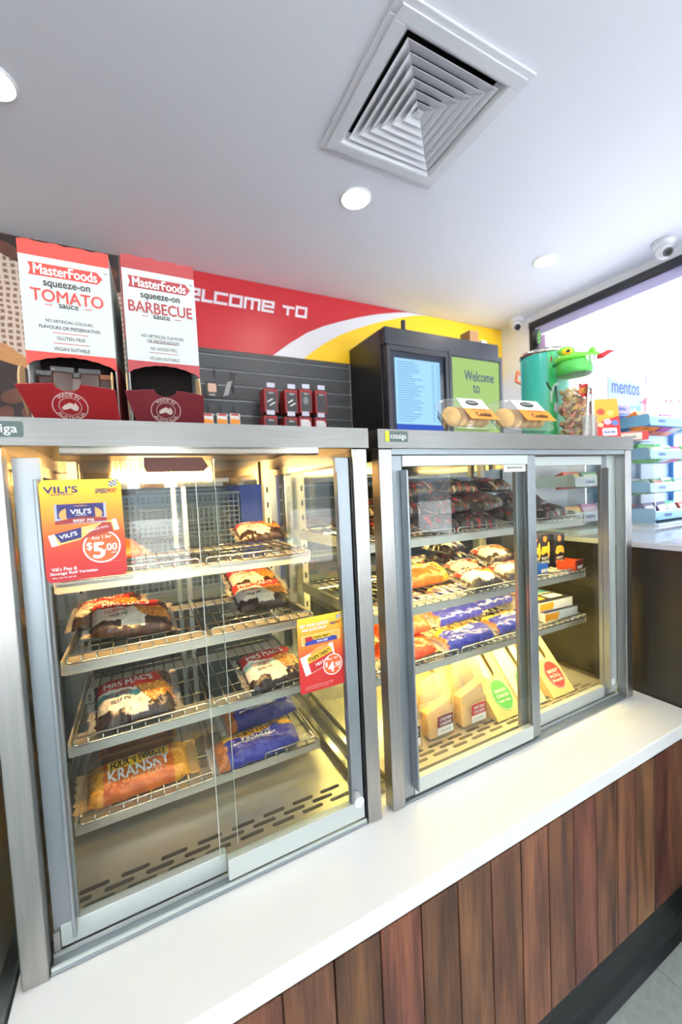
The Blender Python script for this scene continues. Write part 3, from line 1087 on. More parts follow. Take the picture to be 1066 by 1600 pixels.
def cabinet(nm, label, x0, x1, yb, lampm, lamp_x):
    t = thing(nm, label, 'food cabinet', ((x0 + x1) / 2, yb / 2, CT))
    # top: folded steel lid
    m = MB()
    m.box(x0 - .003, x1 + .003, -.004, .010, 1.421, CAB)
    m.box(x0 - .003, x0 + .008, .010, yb, 1.421, CAB)
    m.box(x1 - .008, x1 + .003, .010, yb, 1.421, CAB)
    m.box(x0 + .008, x1 - .008, yb - .012, yb, 1.421, CAB)
    m.box(x0 + .008, x1 - .008, .010, yb - .012, 1.452, CAB)
    m.build('lid', steel, t)
    # posts
    pw = .032
    for xa in (x0, x1 - pw):
        for ya in (.0, yb - .034):
            MB().box(xa, xa + pw, ya, ya + .03, CT + .001, 1.4205).build('post', steel_v, t, bevel=.002)
    # base deck
    d = MB().box(x0 + pw, x1 - pw, .052, yb - .036, .664, .680).build('deck', steel_fl, t)
    MB().box(x0 + .006, x1 - .006, .058, yb - .036, CT + .001, .6638).build('plinth', steel_v, t)
    # rear valance, polished
    box('valance', mirror, (x0 + pw, x1 - pw, yb - .038, yb - .034, 1.372, 1.4515), t)
    # lamp strip behind the lid's front, shining backwards
    la = box('lamp', steel_in, (lamp_x[0] - .01, lamp_x[1] + .01, .0108, .0178, 1.4125, 1.4505), t)
    box('lamp_shield', mat('lamp_shield_grey', (96, 88, 78), .5, .4), (lamp_x[0] - .01, lamp_x[1] + .01, .0108, .0285, 1.4098, 1.4122), la)
    n = int((lamp_x[1] - lamp_x[0]) / .0175)
    for k in range(n):
        x = lamp_x[0] + (k + .5) * (lamp_x[1] - lamp_x[0]) / n
        box('lamp_tube', lampm, (x - .0048, x + .0048, .0180, .0235, 1.413, 1.4495), la)
    # side glass and rails
    for xa, sx in ((x0 + .004, 1), (x1 - .008, -1)):
        MB().box(xa, xa + .004, .0315, yb - .0345, .684, 1.398).build('side_glass', glass, t)
        MB().box(xa - .002, xa + .012, .031, yb - .035, 1.398, 1.4205).build('side_rail', steel_in, t)
        MB().box(xa - .002, xa + .012, .059, yb - .035, .6642, .684).build('side_rail', steel_in, t)
    # uprights that carry the shelves
    for xa in (x0 + pw + .002, x1 - pw - .022):
        u = MB().box(xa, xa + .02, yb - .075, yb - .055, .681, 1.445).build('shelf_upright', plate, t)
        for k in range(14):
            z = .72 + k * .048
            box('upright_slot', void, (xa + .007, xa + .013, yb - .0762, yb - .0752, z, z + .018), u)
    # rear sliding doors
    xm = (x0 + x1) / 2
    for (xa, xb, ya) in ((x0 + pw, xm + .02, yb - .03), (xm - .02, x1 - pw, yb - .016)):
        d_ = MB().box(xa + .012, xb - .012, ya + .002, ya + .006, .70, 1.39).build('rear_door', glass, t)
        box('rail', alu, (xa, xb, ya, ya + .008, .684, .70), d_)
        box('rail', alu, (xa, xb, ya, ya + .008, 1.39, 1.41), d_)
        box('stile', alu, (xa, xa + .012, ya, ya + .008, .70, 1.39), d_)
        box('stile', alu, (xb - .012, xb, ya, ya + .008, .70, 1.39), d_)
    return t


LX0, LX1, LYB = -.190, .409, .62
RX0, RX1, RYB = .437, 1.338, .62
lcab = cabinet('pie_warmer', 'left steel and glass pie warmer with warm lit wire shelves', LX0, LX1, LYB, lampL_e, (-.085, .30))
rcab = cabinet('food_display', 'wider right steel and glass food cabinet with yellow lit shelves', RX0, RX1, RYB, lampR_e, (.56, 1.22))
badge(lcab, -.166, 1.4425, .070, .0215, -.0045)
bc = at(620, 682, Y=-.0045)
badge(rcab, bc.x, bc.z, .056, .0215, -.0045)

# front doors, left cabinet
box('bottom_track', alu, (LX0 + .033, LX1 - .034, .002, .050, CT + .001, .6635), lcab, bevel=.001)
box('track_rib', alu2, (LX0 + .034, LX1 - .035, .0035, .0065, .6637, .6695), lcab)
box('track_rib', alu2, (LX0 + .034, LX1 - .035, .0235, .0265, .6637, .6695), lcab)
d = MB().box(-.122, .121, .0335, .0375, .704, 1.404).build('sliding_door', glass, lcab)
box('stile', alu, (-.155, -.122, .030, .041, .672, 1.408), d, bevel=.001)
box('handle', alu, (-.1295, -.1245, .014, .0295, .690, 1.376), d, bevel=.0015)
box('bottom_rail', alu2, (-.146, .0995, .027, .042, .672, .706), d, bevel=.001)
box('glass_edge', mat('polished_glass_edge', (196, 206, 200), .2), (.1212, .1220, .0335, .0375, .7065, 1.404), d)
box('roller_cover', mat('roller_grey', (150, 152, 150), .5), (-.155, -.147, .026, .042, .671, .70), d)
d = MB().box(.088, .343, .0125, .0165, .709, 1.404).build('sliding_door', glass, lcab)
box('stile', alu, (.343, .372, .009, .020, .676, 1.404), d, bevel=.001)
box('handle', alu, (.3385, .3425, -.006, .0085, .72, 1.376), d, bevel=.0015)
box('bottom_rail', alu2, (.0985, .3715, .006, .021, .672, .709), d, bevel=.001)
MB().lathe([(.0055, .0), (.011, 0), (.011, .018), (.0055, .018)], (.352, -.010, .722), 20, axis='Y').build('door_stop', rubber, d, smooth=False)
edge_m = mat('polished_glass_edge', (196, 206, 200), .2)
box('glass_edge', edge_m, (.0868, .0878, .0125, .0165, .7095, 1.404), d)
box('front_seal', black, (.3735, .3765, .005, .02, .665, 1.419), lcab)
# front doors, right cabinet
box('bottom_track', alu, (RX0 + .033, RX1 - .033, .002, .050, CT + .001, .6635), rcab, bevel=.001)
box('track_rib', alu2, (RX0 + .034, RX1 - .034, .0235, .0265, .6637, .6695), rcab)
box('top_track', alu, (RX0 + .033, RX1 - .033, .002, .046, 1.4085, 1.4205), rcab)
d = MB().box(.497, .884, .0105, .0145, .700, 1.385).build('sliding_door', glass, rcab)
box('stile', alu, (.470, .497, .007, .020, .668, 1.407), d, bevel=.001)
box('handle', alu, (.4915, .4965, -.016, .0065, .690, 1.376), d, bevel=.002)
box('bottom_rail', alu2, (.498, .883, .005, .020, .668, .702), d, bevel=.001)
box('top_rail', alu2, (.498, .883, .005, .020, 1.384, 1.407), d, bevel=.001)
box('stile', alu, (.884, .914, .007, .020, .668, 1.407), d, bevel=.001)
d = MB().box(.930, 1.234, .0325, .0365, .704, 1.382).build('sliding_door', glass, rcab)
box('stile', alu, (.868, .900, .029, .041, .672, 1.405), d, bevel=.001)
box('stile', alu, (1.234, 1.262, .029, .041, .672, 1.405), d, bevel=.001)
box('handle', alu, (1.2345, 1.2395, .008, .0285, .70, 1.37), d, bevel=.002)
box('bottom_rail', alu2, (.9005, 1.2335, .027, .042, .672, .706), d, bevel=.001)
box('top_rail', alu2, (.9005, 1.2335, .027, .042, 1.380, 1.405), d, bevel=.001)
MB().lathe([(.0055, .0), (.011, 0), (.011, .018), (.0055, .018)], (1.248, .010, .722), 20, axis='Y').build('door_stop', rubber, d)
box('side_jamb', alu2, (1.2625, 1.3055, .030, .048, .672, 1.407), rcab)
# slots in the decks
slots(lcab, [[-.10 + k * .064 for k in range(8)], [-.135 + k * .064 for k in range(8)], [-.11 + k * .064 for k in range(8)]], .072, .0155, .6808, .046)
slots(rcab, [[.50 + k * .064 for k in range(13)], [.47 + .064 + k * .064 for k in range(12)], [.51 + k * .064 for k in range(12)]], .072, .0155, .6808, .046)

# stickers
p = at(791, 731, Y=.010)
o = MB().plate(rrect(.078, .020, .001), (.842, .0102, p.z), RX, UZ, .0004).build('door_sticker', plain((226, 230, 226)), None)
tag(o, 'narrow white sticker at top of the right cabinet front door', 'sticker')
text('please close the door', plain((90, 92, 94)), o, (.842, .0102, p.z), RX, UZ, w=.055, h=.006)
a, b_ = at(225, 715, Y=.0125), at(326, 736, Y=.0125)
brown = mat('brown_label', (88, 46, 36), .6)
tag(MB().plate([(a.x, a.z), (a.x - .001, a.z - .014), (a.x + .002, b_.z), (b_.x - .008, b_.z), (b_.x, b_.z + .008), (b_.x - .009, a.z)][::-1][::-1], (0, .0120, 0), RX, UZ, .0006).build('brown_sticker', brown),
    'dark brown blank label stuck high on the pie warmer glass', 'sticker')


# ================================================================== WIRE SHELVES
def wire_rack(t, x0, x1, y0, y1, z):
    mb = MB()
    n = max(5, int((x1 - x0) / .0245))
    r = .0018
    for k in range(n + 1):
        x = x0 + (x1 - x0) * k / n
        mb.tube([(x, y0 + .001, z), (x, y1, z)], r, 5)
        if 0 < k < n:
            mb.tube([(x, y0 + .001, z), (x, y0 - .001, z - .004), (x, y0 - .001, z + .009)], .0012, 5)
    for y in (y0 + .09, (y0 + y1) / 2, y1 - .004):
        mb.tube([(x0, y, z - .0036), (x1, y, z - .0036)], r, 5)
    lp = []
    rc = .007
    zl, zh = z - .003, z + .012
    for cx, cz, a0 in ((x1 - rc, zh - rc, 0), (x0 + rc, zh - rc, PI / 2), (x0 + rc, zl + rc, PI), (x1 - rc, zl + rc, 1.5 * PI)):
        for k in range(4):
            a = a0 + PI / 2 * k / 3
            lp.append((cx + rc * math.cos(a), y0, cz + rc * math.sin(a)))
    lp.append(lp[0])
    mb.tube(lp, .0021, 6, cap=False)
    mb.build('wire_rack', chrome, t, smooth=True)


def shelf(label, splits, y0, y1, z, grp, strip=None):
    x0, x1 = splits[0][0] - .006, splits[-1][1] + .006
    t = thing('wire_shelf', label, 'shelf', ((x0 + x1) / 2, (y0 + y1) / 2, z - .02), group=grp)
    m = MB()
    m.box(x0, x1, y0 + .006, y0 + .052, z - .0085, z - .0060)
    m.box(x0, x1, y0 + .006, y0 + .0085, z - .026, z - .0086)
    m.build('front_plate', plate, t)
    MB().box(x0, x1, y1 - .075, y1 - .025, z - .0085, z - .0060).build('rear_plate', plate, t)
    for x in (x0 - .003, x1):
        MB().hexa([(x, y0 + .004, z - .024), (x + .003, y0 + .004, z - .024), (x + .003, y1, z - .03), (x, y1, z - .03)],
                  [(x, y0 + .004, z + .002), (x + .003, y0 + .004, z + .002), (x + .003, y1, z + .002), (x, y1, z + .002)]).build('bracket', plate, t)
    if strip:
        box('light_strip', strip, (x0 + .02, x1 - .02, y0 + .0095, y0 + .019, z - .0135, z - .0087), t)
        box('light_strip', strip, (x0 + .02, x1 - .02, y1 - .06, y1 - .05, z - .0135, z - .0087), t)
    for a, b in splits:
        wire_rack(t, a, b, y0, y1, z)
    return t


ZL = [1.199, 1.045, .887, .733]
for k, (z, nm) in enumerate(zip(ZL, ('top', 'second', 'third', 'lowest'))):
    shelf('chrome wire shelf, %s of the four in the left pie warmer' % nm, ((-.138, .108), (.121, .352)), .200, .545, z, 'wire shelves in the pie warmer')
ZR = [1.215, 1.042, .889]
for k, (z, nm) in enumerate(zip(ZR, ('top', 'middle', 'lowest'))):
    shelf('chrome wire shelf, %s of the three in the right food cabinet' % nm, ((.478, .740), (.752, 1.018), (1.030, 1.296)), .120, .545, z, 'wire shelves in the food cabinet', stripR_e)


# ================================================================== FOOD PACKETS
def nz(x, y, s):
    return (math.sin(x * 5.1 + s * 1.7) * math.cos(y * 4.3 - s) + math.sin(x * 11.3 - s * 2.3 + y * 3) * .5 + math.cos(y * 13.1 + x * 7 + s) * .35) / 1.85


def packet(name, label, cat, L, W, H, colfn, loc, rz=0, tilt=(0, 0), group=None, tex=(), seed=1, body=.82, pv=.55, end_u=6, nu=110, nv=60, crimp=.86):
    """sealed film pouch: pillow body, flat crimped ends, print from colfn(u, v) on its top side"""
    loc = (loc[0], loc[1], loc[2] + max(0, W / 2 * abs(math.sin(tilt[0])) - .30 * H) + max(0, L / 2 * abs(math.sin(tilt[1])) - .3 * H) + .001)
    t = thing(name, label, cat, loc, (tilt[0], tilt[1], rz), group)

    def prof(u, v):
        ub = min(1, abs(u) / body)
        pu = (1 - ub ** end_u) ** .5
        return pu * (max(0, 1 - abs(v) ** 3)) ** pv

    def ztop(u, v):
        k = prof(u, v)
        e = max(0, 1 - abs(abs(u) - body) / .16)
        return H * .30 * (1 - k) + H * k * (.93 + .10 * nz(u * 1.3, v, seed)) + .004 * e * nz(v * 6, u * 4, seed + 3) + .0012 * k * nz(u * 5, v * 5, seed + 9) + .0012

    def yy(u, v):
        e = max(0, 1 - abs(abs(u) - body) / .2)
        return W / 2 * v * (1 - .10 * e) + .002 * nz(u * 3, v, seed)

    def xx(u, v):
        return L / 2 * u + (.004 * nz(v * 3, u, seed + 5) if abs(u) > body else 0)
    mb = MB()
    cols = []
    for j in range(nv + 1):
        v = -1 + 2 * j / nv
        for i in range(nu + 1):
            u = -1 + 2 * i / nu
            mb.v.append((xx(u, v), yy(u, v), ztop(u, v)))
            c = colfn(u, v)
            if abs(u) > crimp and len(c) == 3:
                c = (216, 208, 196, .24)  # whitish tint paints glints into the clear crimped ends
            cols.append((*lin(c), c[3] if len(c) > 3 else 1.0))
    n0 = len(mb.v)
    for j in range(nv + 1):
        v = -1 + 2 * j / nv
        for i in range(nu + 1):
            u = -1 + 2 * i / nu
            k = prof(u, v)
            mb.v.append((xx(u, v), yy(u, v), min(H * .30 * (1 - k) + .0004, ztop(u, v) - .0006)))
            c = colfn(u, -1)
            if abs(u) > crimp and len(c) == 3:
                c = (216, 208, 196, .24)  # same painted glint tint on the underside of the ends
            cols.append((*lin(c), c[3] if len(c) > 3 else 1.0))
    W1 = nu + 1
    for j in range(nv):
        for i in range(nu):
            a = j * W1 + i
            mb.f.append((a, a + 1, a + W1 + 1, a + W1))
            mb.f.append((n0 + a, n0 + a + W1, n0 + a + W1 + 1, n0 + a + 1))
    for i in range(nu):
        mb.f.append((i, n0 + i, n0 + i + 1, i + 1))
        a = nv * W1 + i
        mb.f.append((a, a + 1, n0 + a + 1, n0 + a))
    for j in range(nv):
        a = j * W1
        mb.f.append((a, a + W1, n0 + a + W1, n0 + a))
        a = j * W1 + nu
        mb.f.append((a, n0 + a, n0 + a + W1, a + W1))
    sh = mb.build('wrapper', film, t, local=True, smooth=True, cols=cols)
    for (body_t, m, u0, v0, w_, h_, rot) in tex:
        cr, sr = math.cos(rot), math.sin(rot)

        def wp(x, y):
            X = u0 * L / 2 + x * cr - y * sr
            Y = v0 * W / 2 + x * sr + y * cr
            u, v = max(-.99, min(.99, X / (L / 2))), max(-.98, min(.98, Y / (W / 2)))
            return (X, Y, ztop(u, v) + .0012)
        text(body_t, m, t, None, None, None, w=w_, h=h_, warp=wp, local=True, bold=.02)
    return t


def mix(a, b, k):
    return tuple(a[i] + (b[i] - a[i]) * k for i in range(3))


def pie_print(seed, band=(196, 44, 34), stripe=None, dark=(46, 30, 27)):
    def f(u, v):
        n = nz(u * 2, v * 2, seed)
        if v < -.80 + .08 * n or (v < -.55 + .1 * n and abs(u) > .25):
            return dark
        if u < -.80:
            return dark
        edge = .22 + .16 * u * u - .30 * max(0, u - .25) + .04 * n
        if v > edge:
            if u > .60 + .1 * n:
                return mix((70, 36, 26), dark, .5)
            return band
        if u < .10 - .40 * v:
            if stripe and edge - .34 < v < edge - .12:
                return stripe
            return (242, 232, 218)
        if v < -.45 + .2 * n:
            return dark
        k = nz(u * 6, v * 6, seed + 4)
        return mix((236, 150, 44), (156, 78, 30), .5 + .5 * k) if k < .35 else (252, 208, 98)
    return f


def roll_print(seed, end=-.66):
    def f(u, v):
        n = nz(u * 2.4, v * 2, seed)
        if u < end + .05 * n:
            k = nz(u * 8, v * 8, seed)
            return (*mix((222, 138, 60), (178, 92, 36), .5 + .5 * k), .8) if u > -.86 else (220, 220, 226, .3)
        if v > .26 + .06 * math.sin(u * 7 + seed) + (.25 if u > .35 and u < .5 else 0):
            return (244, 176, 50)
        if abs(v + .10) < .04 and -.5 < u < .4:
            return (206, 206, 226)
        return (46, 50, 152)
    return f


def kransky_print(seed):
    def f(u, v):
        n = nz(u * 2.4, v * 2, seed)
        if abs(u) > .80:
            return (238, 190, 110, .35)
        if abs(u) > .56 + .03 * n:
            k = nz(u * 9, v * 8, seed)
            return mix((246, 190, 70), (206, 128, 34), .5 + .5 * k)
        if v > .16 and v < .78 and abs(u) < .5:
            return (250, 200, 50)
        return mix((226, 122, 34), (196, 92, 28), .5 + .5 * n)
    return f


def orange_print(seed):
    def f(u, v):
        n = nz(u * 3, v * 3, seed)
        if v > .35 + .1 * n:
            return (246, 198, 48)
        return mix((238, 92, 38), (222, 60, 34), .5 + .5 * n)
    return f


def dark_print(seed):
    def f(u, v):
        n = nz(u * 3, v * 3, seed)
        m_ = nz(u * 2.6 + 2, v * 1.1, seed * 1.3 + 2)
        if m_ > .42 and abs(u) < .7:
            return (168, 34, 38)
        if m_ < -.50 and abs(u) < .75:
            return (176, 160, 142)
        if n > .5:
            return (104, 62, 32)
        return (18, 15, 14)
    return f


WH, BK, YE = INK['white'], INK['black'], INK['yellow']
PIE_T = [("MRS MAC'S", WH, -.12, .50, .092, .017, .02), ('CLASSIC', plain((190, 60, 40)), -.34, .02, .044, .009, .05), ('BEEF PIE', BK, -.30, -.26, .036, .007, .05)]


def pie(label, px, py, z, rz, seed, L=.165, W=.105, H=.042, tilt=(.10, 0), stripe=None, band=(196, 44, 34), dz=0, grp='pie packets in the left pie warmer', tex=None):
    p = at(px, py, Z=z + .004)
    loc = (p.x, p.y, z + .003 + dz)
    return packet('pie_packet', label, 'pie', L, W, H, pie_print(seed, band, stripe), loc, rz, tilt, grp, PIE_T if tex is None else tex, seed)


pie('brown and red wrapped pie alone on the top shelf at right', 405, 841, ZL[0], .03, 1, tilt=(.36, 0), dz=.0)
pie('red and brown pie packet at the back of the overlapping left pair', 172, 966, ZL[1], -.12, 2, tilt=(.34, -.10), L=.17, dz=.0)
pie('pie packet with clear flared end in front of the left pair', 205, 984, ZL[1], .10, 3, tilt=(.42, .12), L=.185, dz=.004)
pie('upper pie packet of the stacked pair on the second shelf right', 395, 924, ZL[1], .05, 5, tilt=(.34, 0), W=.12, dz=.014)
pie('lower pie packet in front of the stacked pair on second shelf', 408, 944, ZL[1], .04, 4, tilt=(.42, 0), W=.11, dz=.0)
pie('pie packet with teal stripe on the third shelf at left', 213, 1110, ZL[2], .06, 6, tilt=(.46, 0), stripe=(96, 160, 158), L=.17, W=.12, H=.046, dz=.0)
pie('pie packet with teal stripe on third shelf behind the small sign', 424, 1058, ZL[2], .10, 7, tilt=(.42, 0), stripe=(150, 190, 186), L=.165, W=.115, dz=.0)
p = at(205, 866, Z=ZL[0])
packet('sausage_packet', 'bright orange and yellow packet half hidden by the large price sign', 'packet', .16, .10, .045, orange_print(4), (p.x - .045, .39, ZL[0] + .006), .15, (.1, 0), None, (), 8)
p = at(220, 1226, Z=ZL[3])
packet('sausage_roll_packet', 'orange cheese kransky roll packet on the lowest shelf', 'packet', .235, .088, .045, kransky_print(5), (p.x, p.y + .012, ZL[3] + .003), .04, (.36, 0), None,
       [("FOUR'N TWENTY", BK, 0, .44, .105, .019, .03), ('KRANSKY', WH, 0, -.12, .115, .026, .03), ('CHEESE ROLL', plain((230, 170, 110)), .05, -.52, .075, .009, .03)], 9, body=.80, end_u=10)
RT = [("FOUR'N TWENTY", BK, .05, .48, .115, .014, 0), ('KING SIZE', WH, 0, .06, .07, .012, 0), ('SAUSAGE ROLL', plain((200, 200, 224)), 0, -.22, .06, .006, 0)]
for (px, py, rz, sd, lb, dz) in ((402, 1122, .10, 3, 'blue and yellow sausage roll packet behind its twin on lowest shelf', .006), (398, 1174, .07, 5, 'blue and yellow sausage roll packet at front edge of lowest shelf', .010)):
    p = at(px, py, Z=ZL[3])
    packet('sausage_roll_packet', lb, 'packet', .222, .078, .042, roll_print(sd), (p.x + .004, p.y, ZL[3] + .003), rz, (.26, 0), 'blue roll packets on the lowest shelf', RT, sd, body=.88, end_u=10)
# brown tray at the back of the lowest shelf
t = thing('brown_tray', 'shallow amber brown tray at the back of the lowest left shelf', 'tray', (-.035, .46, ZL[3] + .002))
m = MB()
am = mat('amber_tray', (150, 98, 44), .25)
z0 = ZL[3] + .003
m.box(-.105, .035, .37, .535, z0, z0 + .003)
m.box(-.110, -.105, .37, .535, z0, z0 + .022)
m.box(.035, .040, .37, .535, z0, z0 + .022)
m.box(-.110, .040, .365, .37, z0, z0 + .022)
m.box(-.110, .040, .535, .54, z0, z0 + .022)
m.build('pan', am, t, bevel=.002)
rm = MB()
for b in ((-.117, .047, .358, .365, z0 + .0225, z0 + .0245), (-.117, .047, .54, .547, z0 + .0225, z0 + .0245), (-.117, -.110, .365, .54, z0 + .0225, z0 + .0245), (.040, .047, .365, .54, z0 + .0225, z0 + .0245)):
    rm.box(*b)
rm.build('rim', mat('amber_rim', (186, 130, 66), .25), t)

# ---- right cabinet
random.seed(11)
k = 0
for lay in range(3):
    for row in range(2 if lay < 2 else 1):
        for i in range(5 - lay):
            x = .56 + i * .156 + lay * .075 + random.uniform(-.012, .012)
            y = .19 + row * .15 + lay * .035 + random.uniform(-.01, .01)
            packet('dark_pie_packet', 'black wrapped pie packet, %s from left, %s row, %s layer of the top shelf heap' % (('first', 'second', 'third', 'fourth', 'fifth')[i], ('front', 'rear')[row], ('bottom', 'middle', 'top')[lay]), 'pie', .155, .102, .044, dark_print(k), (x, y, ZR[0] + .003 + lay * .047), random.uniform(-.3, .3),
                   (random.uniform(.05, .30), random.uniform(-.14, .14)), 'black pie packets heaped on the top shelf', (), k, nu=56, nv=34)
            k += 1
packet('sausage_roll_packet', 'orange yellow roll packet at left end of the middle right shelf', 'packet', .21, .095, .055, kransky_print(2), (.745, .295, ZR[1] + .003), .04, (.20, 0), None,
       [('KRANSKY', WH, 0, .1, .10, .022, 0)], 4, body=.86, end_u=10)
for i, (x, y, dz, rz, lb) in enumerate(((.872, .178, .003, .12, 'red and gold pie packet at front of the middle right shelf'), (1.022, .185, .003, -.05, 'red and gold pie packet right of the front one on middle shelf'),
                                       (.945, .300, .003, .05, 'red and white pie packet behind the front pies on middle shelf'), (1.03, .265, .045, .08, 'red and white pie packet touching the dark gold cartons'))):
    packet('pie_packet', lb, 'pie', .150, .10, .044, pie_print(20 + i), (x, y, ZR[1] + dz), rz, (.22, 0), 'pie packets on the middle right shelf', PIE_T[:1], 20 + i, nu=64, nv=36)
for i, (x, y) in enumerate(((.86, .445), (1.02, .455), (.98, .44))):
    packet('dark_pie_packet', ('brown pie packet at rear left of the middle right shelf', 'brown pie packet at rear right of the middle right shelf', 'brown pie packet lying on top of the rear two')[i], 'pie', .16, .11, .044, dark_print(40 + i), (x, y, ZR[1] + .008 + (.05 if i == 2 else 0)), .2 * i, (.12, 0), 'brown packets at the rear of the middle shelf', (), 30 + i, nu=56, nv=34)
rolls = [(.795, .165, 0, .06, 'blue roll packet lying front centre on the lowest right shelf'), (1.000, .180, .0, .05, 'blue roll packet lying at front beside the flat navy cartons'),
         (.815, .225, .048, .08, 'blue roll packet stacked on the front centre one'), (1.000, .265, .048, .10, 'blue roll packet stacked right of the centre pair'),
         (.83, .315, .046, .0, 'blue roll packet in the middle of the lowest right shelf'), (.995, .36, .03, .06, 'blue roll packet behind the right stack'),
         (.79, .44, .03, .02, 'blue roll packet at the back left of lowest right shelf'), (1.02, .46, .03, .02, 'blue roll packet at the back right of lowest right shelf')]
for i, (x, y, dz, rz, lb) in enumerate(rolls):
    packet('sausage_roll_packet', lb, 'packet', .215, .08, .044, roll_print(30 + i, -.80), (x, y, ZR[2] + .003 + dz), rz, (.15, 0), 'blue roll packets on the lowest right shelf', RT[:2], 40 + i, nu=64, nv=36, body=.88, end_u=10)
packet('sausage_roll_packet', 'yellow roll packet lying diagonally behind the orange packets', 'packet', .21, .085, .048, lambda u, v: (246, 204, 60) if v > -.4 else (60, 60, 150), (.635, .365, ZR[2] + .012), .30, (.15, 0), None,
       [("FOUR'N TWENTY", BK, .1, .2, .12, .016, 0)], 61, nu=64, nv=36, body=.88, end_u=10)
for i, (x, y, dz, lb) in enumerate(((.60, .19, .0, 'orange red packet at front left of the lowest right shelf'), (.61, .225, .052, 'orange packet with yellow panel stacked upon another at left'))):
    packet('sausage_packet', lb, 'packet', .20, .12, .05, orange_print(7 + i), (x, y, ZR[2] + .006 + dz), .12 - .1 * i, (.16, 0), 'orange packets on the lowest right shelf', [("FOUR'N TWENTY", BK, .1, .55, .10, .013, 0)], 70 + i, nu=64, nv=36)


def carton(name, label, o, w_, h_, d_, front, top_m, grp=None, rz=0, rx=0):
    """upright or flat printed carton; local frame: front at y = 0, faces -Y"""
    t = thing(name, label, 'carton', o, (rx, 0, rz), grp)
    MB().box(-w_ / 2, w_ / 2, 0, d_, 0, h_).build('carton', front, t, local=True, bevel=.001)
    return t


navy = plain((30, 32, 52), .4)
gold = plain((222, 166, 60), .35)
for i, (dx, lb) in enumerate(((0, 'leftmost'), (.046, 'second'), (.092, 'third'), (.138, 'rightmost'))):
    px_ = (858, 868, 880, 905)[i]
    x = 1.122 + dx * 1.02
    y = .205 - .012 * (i == 0) - .02 * (i == 3)
    t = carton('gold_snack_carton', 'upright navy and gold snack carton, %s of four on the middle shelf' % lb, (x, y, ZR[1] + .004), .045, .118 if i != 3 else .112, .10, navy, navy, 'upright navy cartons', -.12)
    wv = .050
    MB().plate(ellipse(.008, .010, 16), (0, -.0004, .098), RX, UZ, .0003).build('emblem', plain((206, 110, 60)), t, local=True)
    MB().plate([(-.020, .050), (-.010, .044), (.005, .052), (.020, .046), (.018, .066), (.007, .074), (-.012, .072)], (0, -.0004, 0), RX, UZ, .0003).build('pastry_print', gold, t, local=True)
    text('PARTY\nPASTIES', WH, t, (0, 0, .026), RX, UZ, w=.034, h=.022, local=True, bold=.01)
    MB().plate(ellipse(.005, .028, 14), (.015, -.0009, .06), RX, UZ, .0003).build('edge_print', gold, t, local=True) if i in (1, 2) else None
for (x, y, m1, lb) in ((1.263, .118, plain((190, 70, 34)), 'small orange and maroon tray in front of the navy cartons'), (1.13, .150, plain((40, 100, 190)), 'small blue tray in front of the leftmost navy carton')):
    t = thing('shelf_tray', lb, 'tray', (x, y, ZR[1] + .003), (0, 0, .10))
    m = MB()
    w_, d_, h_ = .052, .06, .034
    m.box(-w_ / 2, w_ / 2, 0, d_, 0, .002)
    m.box(-w_ / 2, w_ / 2, 0, .002, 0, h_)
    m.box(-w_ / 2, -w_ / 2 + .002, 0.002, d_, .0, h_ * .9)
    m.box(w_ / 2 - .002, w_ / 2, 0.002, d_, .0, h_ * .9)
    m.build('tray', m1, t, local=True)
    if x > 1.2:
        MB().plate([(-.017, .002), (.026, .002), (.026, .033), (-.017, .033)], (0, -.0004, 0), RX, UZ, .0003).build('front_print', plain((112, 30, 34)), t, local=True)
    MB().plate([(-.012, .006), (.02, .006), (.02, .016), (-.012, .016)], (0, -.0009, 0), RX, UZ, .0003).build('label', plain((226, 222, 218)), t, local=True)
for i, dz in enumerate((0, .031)):
    t = carton('flat_snack_carton', 'flat navy and orange party food carton, %s of the two on lowest shelf' % ('upper' if i else 'lower'), (1.196 - .008 * i, .135 + .012 * i, ZR[2] + .004 + dz), .155, .030, .24, plain((226, 226, 226)), navy, 'flat party food cartons', -.04)
    MB().box(-.0775, .0775, .0, .24, .0301, .0306).build('lid_print', navy, t, local=True)
    MB().plate([(-.0775, .004), (-.02, .004), (-.012, .026), (-.0775, .026)], (0, -.0011, 0), RX, UZ, .0003).build('front_print', plain((240, 160, 40)), t, local=True)
    for (x, y, w2, h2, c) in ((-.045, .05, .05, .05, gold), (.03, .04, .06, .035, plain((210, 214, 216))), (.035, .10, .05, .04, plain((80, 150, 180))), (-.03, .13, .07, .06, plain((230, 150, 60)))):
        MB().plate([(-w2 / 2, -h2 / 2), (w2 / 2, -h2 / 2), (w2 / 2, h2 / 2), (-w2 / 2, h2 / 2)], (x, y, .0311), (1, 0, 0), (0, 1, 0), .0003).build('lid_picture', c, t, local=True)
    text('PARTY PACK', WH, t, (.03, .072, .0313), (1, 0, 0), (0, 1, 0), w=.06, h=.012, local=True)

# ---- sandwiches on the deck
kraft = mat('kraft_card', (226, 196, 128), .6, var=.04, vscale=40)
kraft2 = mat('pale_kraft_card', (240, 226, 180), .6, var=.03, vscale=40)
bread = mat('bread_filling', (240, 226, 190), .7, var=.12, vscale=50)
DK = .682


